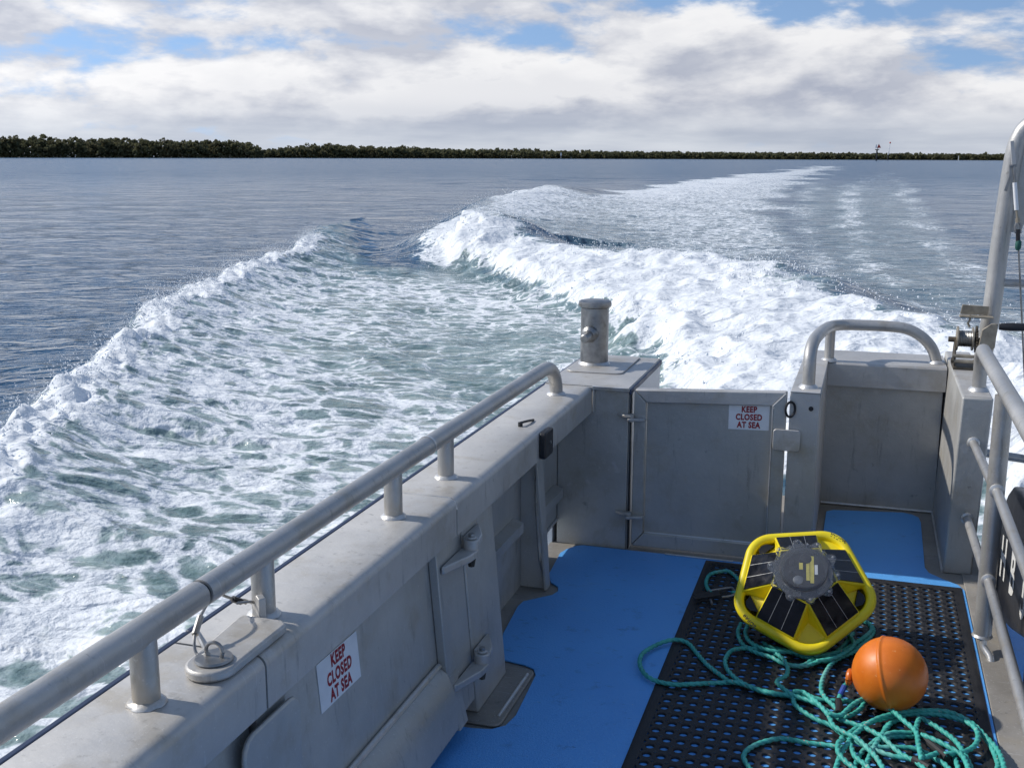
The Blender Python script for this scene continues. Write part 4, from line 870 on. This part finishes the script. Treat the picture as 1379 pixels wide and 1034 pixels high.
for k, a in ((0, CA[0]-0.05), (2, CA[2]+0.25)):      # small lettering on the rim
    m = MB(); ux = Vector((math.sin(a), -math.cos(a), 0)); 
    if k == 0: ux = -ux
    uy = Vector((0, 0, 1)).cross(ux); r0 = 0.2050
    add_text(m, 'SOFAR', 0.017, (r0*math.cos(a), r0*math.sin(a), 0.0190), ux, uy, 1.0, 0.0003); m.build('rim_lettering', 'pcb', by_)

# ------------------------------------------------------------------ the orange float
BR = 0.1005
FC = Vector(onz((1198, 907), MT+BR)); FC.z = MT+BR
fl = thing('ball_float', (FC.x, FC.y, MT), 'orange round hard plastic float with moulded seam on the black mat', 'float')
sa = Vector((0.93, -0.16, 0.30)).normalized()           # axis across the seam
def ball():
    pr = [(BR*math.sin(math.radians(a)), -BR*math.cos(math.radians(a))) for a in (0.5, 6, 12, 20, 30, 40, 50, 60, 70, 78, 84, 87)]
    pr += [(BR+0.0022, -0.0035), (BR+0.0032, 0), (BR+0.0022, 0.0035)] + [(r, -h) for r, h in pr[::-1]]
    return MB().lathe(pr, FC, sa, 56)
shellb = ball().build('shell', 'orange', fl, sharp=60)
lug = FC-sa*BR; m = MB()
vv = sa.cross(Vector((0, 0, 1))).normalized()
m.tube([lug-sa*0.010+vv*0.016*math.cos(t)+Vector((0, 0, 1))*0.016*math.sin(t) for t in [2*math.pi*k/20 for k in range(21)]], 0.0085, 10, False)
m.build('lug', 'orange', fl)

# ------------------------------------------------------------------ the green rope
RRAD = 0.0066
rope_px = [
 ([(979, 916), (953.6, 896), (939, 879), (928, 866.5), (914, 862), (897, 863), (877, 871), (864, 882), (862, 896), (871, 909), (888, 917), (911, 922), (934, 921), (962, 918.5), (990, 918.5), (1013, 926), (1036, 933), (1062, 936), (1080, 941), (1098, 947)], 0),
 ([(1096, 888), (1080, 896), (1058, 893), (1056, 888), (1042, 879), (1019, 873), (999, 872), (985, 876.5), (977, 888), (979, 899), (988, 910), (1002, 921), (1019, 928), (1047, 933)], 1),
 ([(1056, 888), (1061, 897), (1059, 909), (1047, 917), (1049, 921), (1067, 934), (1096, 946), (1116, 959), (1133, 968), (1162, 978), (1187, 992), (1200, 1003), (1214, 1014), (1233, 1025), (1250, 1040)], 2),
 ([(979, 916), (1000, 921), (1030, 932), (1065, 936), (1070, 947), (1081, 958), (1101, 969), (1120, 976), (1138, 991), (1157, 1001), (1174, 1007), (1200, 1016), (1240, 1026), (1270, 1045)], 1),
 ([(1068, 931), (1082, 931), (1094, 940), (1104, 950), (1116, 963), (1122, 975), (1135, 985), (1151, 993), (1162, 1000), (1172, 1010), (1180, 1020), (1190, 1036), (1200, 1055)], 3),
 ([(998, 840), (994, 852), (1000, 866), (1016, 877), (1040, 886), (1056, 893), (1079, 896), (1102, 891), (1121, 882), (1137, 868), (1149, 852)], 1),
 ([(1007, 842), (1004, 852), (1010, 863), (1026, 873), (1044, 877), (1070, 877), (1102, 882), (1133, 877), (1156, 863), (1170, 852), (1174, 846), (1168, 838)], 2),
 ([(1028, 866), (1037, 871), (1056, 874), (1072, 880), (1088, 886), (1116, 890), (1137, 882), (1163, 866), (1176, 852), (1172, 840), (1160, 836)], 0),
 ([(1160, 872), (1149, 877), (1124, 890), (1110, 910), (1106, 927), (1112, 939), (1122, 950), (1127, 956)], 1),
 ([(1140, 850), (1150, 866), (1140, 878), (1122, 886), (1100, 889)], 3),
 ([(1116, 962), (1132, 962), (1140, 956), (1149, 949), (1164, 941), (1181, 942), (1198, 953), (1215, 969), (1233, 984), (1237, 1001), (1241, 1022)], 4),
 ([(1138, 966), (1150, 960), (1161, 951), (1164, 943)], 1),
 ([(1066, 934), (1090, 938), (1110, 942), (1150, 943)], 0),
 ([(1125, 1036), (1133, 1014), (1142, 1001), (1149, 989), (1174, 971), (1198, 963), (1228, 957), (1257, 955.6), (1282, 960), (1309, 974), (1328, 991), (1343, 1008), (1350, 1025), (1352, 1040), (1340, 1060)], 2),
 ([(1133, 994), (1145, 985), (1161, 976), (1186, 969), (1218, 962), (1252, 960), (1287, 967), (1311, 979), (1331, 998), (1342, 1021), (1343, 1036), (1330, 1060)], 1),
 ([(1300, 970), (1311, 978), (1317, 989), (1314, 1001), (1299, 1011), (1272, 1016)], 3),
 ([(1237, 967), (1246, 969), (1267, 981), (1287, 998), (1299, 1016), (1309, 1036), (1312, 1055)], 2),
 ([(1238, 966), (1234, 979), (1236, 992)], 3),
 ([(1241, 988), (1262, 998), (1282, 1008), (1296, 1016), (1304, 1034), (1306, 1055)], 4),
 ([(1280, 1008), (1286, 1020), (1292, 1040)], 1),
 ([(1140, 1007), (1126, 1005.5), (1110, 1002), (1087, 999), (1065, 996), (1048, 994.7), (1029, 997.6), (1014, 1004), (1004, 1013), (1002, 1021), (1009, 1032), (1020, 1046)], 0),
 ([(1135, 994), (1129, 1001), (1129, 1013), (1139, 1024), (1151, 1034), (1165, 1048)], 4),
 ([(1145, 1001), (1151, 1016), (1164, 1029), (1173, 1038), (1185, 1055)], 2),
 ([(1149, 1036), (1159, 1014), (1174, 1001), (1188, 989), (1194, 978), (1202, 971), (1218, 966)], 0),
 ([(1164, 1034), (1176, 1008), (1188, 990), (1192, 983), (1200, 972)], 1),
 ([(1186, 993), (1198, 988), (1212, 986), (1229, 986)], 1),
 ([(1187, 1000), (1198, 993), (1214, 990), (1232, 990)], 0),
 ([(1176, 1004), (1189, 1005), (1209, 1006), (1229, 1008), (1245, 1012), (1261, 1021), (1274, 1031), (1285, 1045)], 1),
 ([(1241, 1020), (1252, 1018), (1262, 1014)], 3),
 ([(1005, 792), (985, 770.5), (970, 770), (956, 774), (951, 783), (953, 792), (958, 799)], 0),
 ([(985, 798), (996, 797), (1006, 795)], 1),
]
def rope_mesh():
    V = []; Fc = []; UV = []; seg = 12
    for pts, lay in rope_px:
        zl = MT+RRAD+0.001+lay*0.0065
        P = [onz(p, zl) for p in pts]; wob = random.random()*6
        P = [np.array((p[0], p[1], zl+0.002*math.sin(i*1.7+wob))) for i, p in enumerate(P)]
        C = smooth(P, 30); C = np.array(C)
        Ls = np.concatenate([[0], np.cumsum(np.linalg.norm(np.diff(C, axis=0), axis=1))]); n = max(6, int(Ls[-1]/0.0045))
        s_ = np.linspace(0, Ls[-1], n); C = np.stack([np.interp(s_, Ls, C[:, k]) for k in range(3)], 1)
        T = np.gradient(C, axis=0); T /= np.linalg.norm(T, axis=1)[:, None]
        up = np.array((0, 0, 1.0)); U = np.cross(up, T); U /= np.linalg.norm(U, axis=1)[:, None]; W = np.cross(T, U)
        b = len(V); u0 = random.random()*3
        for i in range(n):
            tw = 2*math.pi*s_[i]/0.062
            for k in range(seg):
                a = 2*math.pi*k/seg; r = RRAD*(0.74+0.36*abs(math.cos(1.5*a)))
                V.append(C[i]+(U[i]*math.cos(a+tw)+W[i]*math.sin(a+tw))*r)
        for i in range(n-1):
            for k in range(seg):
                k2 = (k+1) % seg; Fc.append((b+i*seg+k, b+i*seg+k2, b+(i+1)*seg+k2, b+(i+1)*seg+k))
                UV += [(s_[i]+u0, k/seg), (s_[i]+u0, (k+1)/seg), (s_[i+1]+u0, (k+1)/seg), (s_[i+1]+u0, k/seg)]
        Fc.append(tuple(range(b+seg-1, b-1, -1))); UV += [(u0, 0)]*seg; e = b+(n-1)*seg; Fc.append(tuple(range(e, e+seg))); UV += [(u0, 0)]*seg
    me = bpy.data.meshes.new('rope'); me.from_pydata([tuple(map(float, v)) for v in V], [], Fc); me.shade_smooth()
    ul = me.uv_layers.new(name='UVMap'); ul.data.foreach_set('uv', np.array(UV, np.float32).ravel()); me.materials.append(M['rope'])
    o = bpy.data.objects.new('strand', me); col.objects.link(o); return o
rp = thing('rope', (0.1, 2.9, MT), 'tangled teal green twisted rope lying in loops on the black mat', 'rope')
ro = rope_mesh(); ro.parent = rp; ro.matrix_parent_inverse = rp.matrix_basis.inverted() if False else Matrix.Translation((-0.1, -2.9, -MT))
# float tether with twine and black splices
lt_ = lug-sa*0.012
P0_ = [lt_, lt_+Vector((-0.008, 0.0, -0.035)), Vector(onz((1138, 922), 0.055)), Vector(onz((1131, 936), 0.035)), Vector(onz((1128, 948), 0.024))]
teth = MB().tube(smooth(P0_, 6), 0.0062, 10).build('float_tether', 'rope', rp)
MB().tube(smooth([P0_[2]+(P0_[3]-P0_[2])*t for t in (0.1, 0.5, 0.95)], 3), 0.0078, 10).build('twine_wrap', 'bluetape', rp)
def splice(pts, r): MB().tube(smooth([onz(p, 0.030) for p in pts], 6), r, 10).build('splice_tape', 'rubber', rp)
splice([(1129, 943), (1130, 950), (1129, 960)], 0.0095); splice([(1240, 990), (1252, 1000), (1264, 1010), (1276, 1020)], 0.011); splice([(1230, 1022), (1240, 1027), (1252, 1034)], 0.011)
# snap hook with webbing
hk0 = Vector(onz((962, 801), MT+0.012))
sh = thing('snap_hook', (hk0.x, hk0.y, MT), 'grey steel snap hook with black webbing beside the yellow buoy', 'hook')
H = lambda x, y, z_=0.012: onz((x, y), MT+z_)
MB().tube(smooth([H(954, 796), H(965, 794), H(978, 792), H(985, 791.5), H(989, 796), H(987, 801), H(980, 803), (H(972, 804))], 6), 0.0045, 10).build('hook_wire', 'steel', sh)
for a, b, dz in (((935, 802.5), (969, 796.5), 0.010), ((934, 806), (970, 800.5), 0.016)):
    p, q5 = Vector(H(*a, dz)), Vector(H(*b, dz)); dr2 = (q5-p).normalized(); sd2 = dr2.cross(Vector((0, 0, 1)))*0.011
    MB().prism([p-sd2, q5-sd2, q5+sd2, p+sd2], (0, 0, 0.004)).build('webbing', 'rubber', sh, bev=0.001)
MB().tube([H(957, 807), H(959, 813)], 0.004, 8).build('shackle_pin', 'steel', sh)

# ------------------------------------------------------------------ far shore: mangroves, mud bank, markers
def shore_pt(px):
    dist = np.interp(px, [-400, 0, 350, 356, 500, 900, 1379, 1800], [820, 800, 790, 835, 830, 800, 760, 740])
    d_ = ray((px, 300)); d_ = d_[:2]/np.linalg.norm(d_[:2]); return d_*dist, dist
TOPY = [(-500, 26), (0, 25.5), (60, 27), (100, 22), (150, 25), (200, 23.5), (260, 22), (300, 24), (335, 21), (350, 14), (358, 9), (372, 11), (420, 16), (450, 18), (500, 14.5), (560, 14), (600, 11.5), (700, 11.5), (760, 10), (900, 8.8), (1000, 8), (1100, 8), (1200, 7.2), (1379, 7), (1900, 7)]
def forest(name, px0, px1, label):
    V = []; tint = []
    px = px0
    while px < px1:
        c, dist = shore_pt(px); hmax = max(2.5, np.interp(px, [a for a, _ in TOPY], [b for _, b in TOPY])*dist/1500.0)
        away = c/np.linalg.norm(c)
        for row in range(4):
            cc_ = c+away*(row*5.0+rng.uniform(-2, 2)); ht = hmax*rng.uniform(0.80, 1.06)*(0.88+0.07*row); rad = min(rng.uniform(2.6, 4.6), ht*0.5)
            tz = rng.uniform(0.1, 0.9)
            n = 120 if px < 620 else 70
            # several sub-clumps make an uneven crown
            nc = 6; cl = np.stack([rng.uniform(-rad, rad, nc), rng.uniform(-rad, rad, nc), ht*rng.uniform(0.38, 0.90, nc)], 1); cr = rng.uniform(0.28, 0.5, nc)*rad
            k = rng.integers(0, nc, n); dv = rng.normal(size=(n, 3)); dv /= np.linalg.norm(dv, axis=1)[:, None]; dv[:, 2] *= 0.75
            p = cl[k]+dv*cr[k][:, None]*rng.uniform(0.6, 1.0, n)[:, None]
            p[:, 2] = np.clip(p[:, 2], 0.2, ht); p[:, :2] += cc_
            # lower skirt
            ns = n//3; sk = np.stack([cc_[0]+rng.uniform(-rad, rad, ns), cc_[1]+rng.uniform(-rad, rad, ns), rng.uniform(0.02, 0.5, ns)*ht], 1); p = np.concatenate([p, sk])
            N_ = len(p); u = rng.normal(size=(N_, 3)); u /= np.linalg.norm(u, axis=1)[:, None]; v = np.cross(u, rng.normal(size=(N_, 3))); v /= np.linalg.norm(v, axis=1)[:, None]
            s_ = rng.uniform(0.45, 0.95, N_)[:, None]
            q4 = np.stack([p-u*s_-v*s_*0.7, p+u*s_-v*s_*0.5, p+u*s_*0.8+v*s_*0.7, p-u*s_*0.7+v*s_*0.6], 1).reshape(-1, 3); q4[:, 2] += SEA+0.3
            V.append(q4); tint.append(np.clip(np.repeat(tz*0.6+rng.uniform(0, 0.5, N_), 4), 0, 1))
        px += rng.uniform(4.5, 7.5)
    V = np.concatenate(V).astype(np.float32); n = len(V)//4
    me = bpy.data.meshes.new(name); me.vertices.add(len(V)); me.vertices.foreach_set('co', V.ravel()); me.loops.add(n*4); me.loops.foreach_set('vertex_index', np.arange(n*4, dtype=np.int32))
    me.polygons.add(n); me.polygons.foreach_set('loop_start', np.arange(0, n*4, 4, dtype=np.int32)); me.polygons.foreach_set('loop_total', np.full(n, 4, np.int32)); me.update(calc_edges=True)
    at = me.attributes.new('tint', 'FLOAT', 'POINT'); at.data.foreach_set('value', np.concatenate(tint).astype(np.float32))
    me.materials.append(M['leaf']); o = bpy.data.objects.new(name, me); col.objects.link(o); tag(o, label, 'forest', 'stuff'); return o
forest('mangrove_forest', -60, 352, 'tall dark mangrove trees crowding the low headland on the left')
forest('mangrove_forest', 352, 1440, 'low dark mangrove belt along the distant shore behind the wake')
m = MB(); A = []; B = []
for px in range(-300, 1800, 40):
    c, dist = shore_pt(px); aw = c/dist; A.append((c[0]-aw[0]*7, c[1]-aw[1]*7)); B.append((c[0]+aw[0]*160, c[1]+aw[1]*160))
n = len(A); pts = [(a[0], a[1], SEA-0.3) for a in A]+[(a[0]+b_[0]*0, a[1], SEA+0.22) for a, b_ in zip(A, B)]+[(b_[0], b_[1], SEA+0.5) for b_ in B]
m.poly(pts, [(i, i+1, n+i+1, n+i) for i in range(n-1)]+[(n+i, n+i+1, 2*n+i+1, 2*n+i) for i in range(n-1)])
tag(m.build('mud_bank', 'mud'), 'low muddy bank under the distant mangroves', 'bank', 'structure')
def at_px(x, y, dist): d_ = ray((x, y)); d_ = d_/np.linalg.norm(d_[:2]); return CAM+d_*dist
# beacons
D1_ = 620.0; b0 = at_px(1180, 219, D1_); s1_ = 1.2*D1_/1500.0
bk = thing('channel_beacon', (b0[0], b0[1], SEA), 'dark pile beacon with red triangular topmark on a platform', 'beacon')
x_, y_ = float(b0[0]), float(b0[1])
MB().tube([(x_, y_, SEA-3), (x_, y_, SEA+11*s1_)], 0.75*s1_, 10).build('pile', 'pile', bk)
MB().box((x_-2.0*s1_, y_-1.0*s1_, SEA+11*s1_), (x_+2.2*s1_, y_+1.0*s1_, SEA+11.8*s1_)).build('platform', 'pile', bk)
MB().prism([(x_-0.2*s1_, y_, SEA+13*s1_), (x_+3.8*s1_, y_, SEA+13.2*s1_), (x_+1.4*s1_, y_, SEA+17.5*s1_)], (0, 0.6*s1_, 0)).build('topmark', 'barkred', bk)
MB().prism([(x_-1.8*s1_, y_-0.1, SEA+13*s1_), (x_-0.3*s1_, y_-0.1, SEA+13*s1_), (x_-0.3*s1_, y_-0.1, SEA+16.5*s1_), (x_-1.4*s1_, y_-0.1, SEA+16.5*s1_)], (0, 0.5*s1_, 0)).build('daymark', 'white', bk)
MB().tube([(x_+0.6*s1_, y_, SEA+11.8*s1_), (x_+0.6*s1_, y_, SEA+13.2*s1_)], 0.3*s1_, 8).build('stub', 'pile', bk)
b0 = at_px(1195, 217, 690.0); s1_ = 690/1500.0; x_, y_ = float(b0[0]), float(b0[1])
bk = thing('lead_marker', (x_, y_, SEA), 'slender white and grey lattice channel marker right of the red beacon', 'marker')
MB().tube([(x_, y_, SEA-3), (x_+0.4*s1_, y_, SEA+7*s1_)], 0.55*s1_, 8).build('pile', 'pile', bk)
MB().tube([(x_+0.3*s1_, y_, SEA+7*s1_), (x_+0.9*s1_, y_, SEA+12*s1_)], 0.75*s1_, 8).build('white_band', 'white', bk)
MB().tube([(x_+0.9*s1_, y_, SEA+12*s1_), (x_+1.8*s1_, y_, SEA+21*s1_)], 0.35*s1_, 8).build('mast', 'white', bk)
MB().lathe([(0.4*s1_, 0), (0.9*s1_, 0.6*s1_), (0.9*s1_, 1.6*s1_), (0.4*s1_, 2.2*s1_)], (x_+1.9*s1_, y_, SEA+20.5*s1_), seg=10).build('lantern', 'barkred', bk)
b0 = at_px(1290.5, 217, 745.0); s1_ = 745/1500.0
o = MB().tube([(b0[0], b0[1], SEA-1), (b0[0], b0[1], SEA+3*s1_), (b0[0], b0[1], SEA+5.5*s1_)], [0.3*s1_, 0.35*s1_, 0.3*s1_], 8).build('shore_post', 'white'); tag(o, 'small white post at the water beneath the far shore, right', 'post')
b0 = at_px(754.5, 213, 805.0); s1_ = 805/1500.0
o = MB().prism([(b0[0], b0[1], SEA+4*s1_), (b0[0]+1.6*s1_, b0[1], SEA+4*s1_), (b0[0]+1.6*s1_, b0[1], SEA+7.5*s1_), (b0[0]+0.8*s1_, b0[1], SEA+8.2*s1_), (b0[0], b0[1], SEA+7.5*s1_)], (0, 0.5, 0)); o.tube([(b0[0]+0.8*s1_, b0[1]+0.2, SEA-1), (b0[0]+0.8*s1_, b0[1]+0.2, SEA+4.2*s1_)], 0.12, 6)
tag(o.build('shore_board', 'white'), 'tiny white board on the shore among the distant mangroves', 'board')

# ------------------------------------------------------------------ flying spray
def spray():
    phi = (1+5**.5)/2; ico = np.array([(-1, phi, 0), (1, phi, 0), (-1, -phi, 0), (1, -phi, 0), (0, -1, phi), (0, 1, phi), (0, -1, -phi), (0, 1, -phi), (phi, 0, -1), (phi, 0, 1), (-phi, 0, -1), (-phi, 0, 1)])/1.9
    fi = np.array([(0, 11, 5), (0, 5, 1), (0, 1, 7), (0, 7, 10), (0, 10, 11), (1, 5, 9), (5, 11, 4), (11, 10, 2), (10, 7, 6), (7, 1, 8), (3, 9, 4), (3, 4, 2), (3, 2, 6), (3, 6, 8), (3, 8, 9), (4, 9, 5), (2, 4, 11), (6, 2, 10), (8, 6, 7), (9, 8, 1)])
    P = []; S = []
    def along(line, n, s0, s1, out, hgt, smin, smax, clump):
        L = np.array(line); seg = np.concatenate([[0], np.cumsum(np.linalg.norm(np.diff(L, axis=0), axis=1))])
        s_ = rng.uniform(s0, min(s1, seg[-1]), n)
        s_ = s_[(perlin(s_*clump, s_*0+3.3, 5) > rng.uniform(-0.5, 0.35, n))]; n = len(s_)
        x = np.interp(s_, seg, L[:, 0]); y = np.interp(s_, seg, L[:, 1]); d_ = rng.normal(0.02, out, n); x += rng.normal(0, out, n)-d_*0.8; y += rng.normal(0, out, n)
        h = sea_fields(x, y)[0]; up = hgt*rng.power(0.45, n)*(0.4+0.6*rng.random(n)); up = hgt*(rng.random(n)**2.2)
        P.append(np.stack([x, y, SEA+h+up], 1)); S.append(rng.uniform(smin, smax, n)*(1-0.6*up/hgt))
    along(C1, 9000, 1.5, 22, 0.13, 0.26, 0.003, 0.010, 0.9)
    along(TC, 5000, 1, 26, 0.45, 0.36, 0.004, 0.013, 0.5)
    along(FOOT, 1600, 0, 14, 0.45, 0.22, 0.004, 0.012, 0.7)
    along(C2, 1500, 0, 26, 0.5, 0.35, 0.006, 0.018, 0.4)
    xs = rng.uniform(-9, 3.5, 60000); ys = rng.uniform(8, 26, 60000); D_ = sea_fields(xs, ys); k_ = (softpoly(xs, ys, MASS, 0.3) > 0.6) & (rng.random(60000) < 0.0)
    P.append(np.stack([xs[k_], ys[k_], SEA+D_[0][k_]+0.10*rng.random(k_.sum())**2], 1)); S.append(rng.uniform(0.004, 0.012, k_.sum()))
    P = np.concatenate(P); S = np.concatenate(S); n = len(P)
    st = np.stack([rng.uniform(0.7, 1.3, n), rng.uniform(0.7, 1.3, n), rng.uniform(0.8, 1.9, n)], 1)
    V = (P[:, None, :]+ico[None]*S[:, None, None]*st[:, None, :]).reshape(-1, 3).astype(np.float32); F = (fi[None]+(np.arange(n)*12)[:, None, None]).reshape(-1, 3).astype(np.int32)
    me = bpy.data.meshes.new('spray'); me.vertices.add(len(V)); me.vertices.foreach_set('co', V.ravel()); me.loops.add(F.size); me.loops.foreach_set('vertex_index', F.ravel())
    me.polygons.add(len(F)); me.polygons.foreach_set('loop_start', np.arange(0, F.size, 3, dtype=np.int32)); me.polygons.foreach_set('loop_total', np.full(len(F), 3, np.int32)); me.update(calc_edges=True); me.shade_smooth()
    me.materials.append(plain('spray_drops', (0.85, 0.87, 0.88), 0.3, 0, 0.03)); o = bpy.data.objects.new('spray', me); col.objects.link(o)
    tag(o, 'white water droplets thrown up along the breaking wake', 'spray', 'stuff')
spray()
# drop the helper property
for o in bpy.data.objects:
    if '_o' in o: del o['_o']
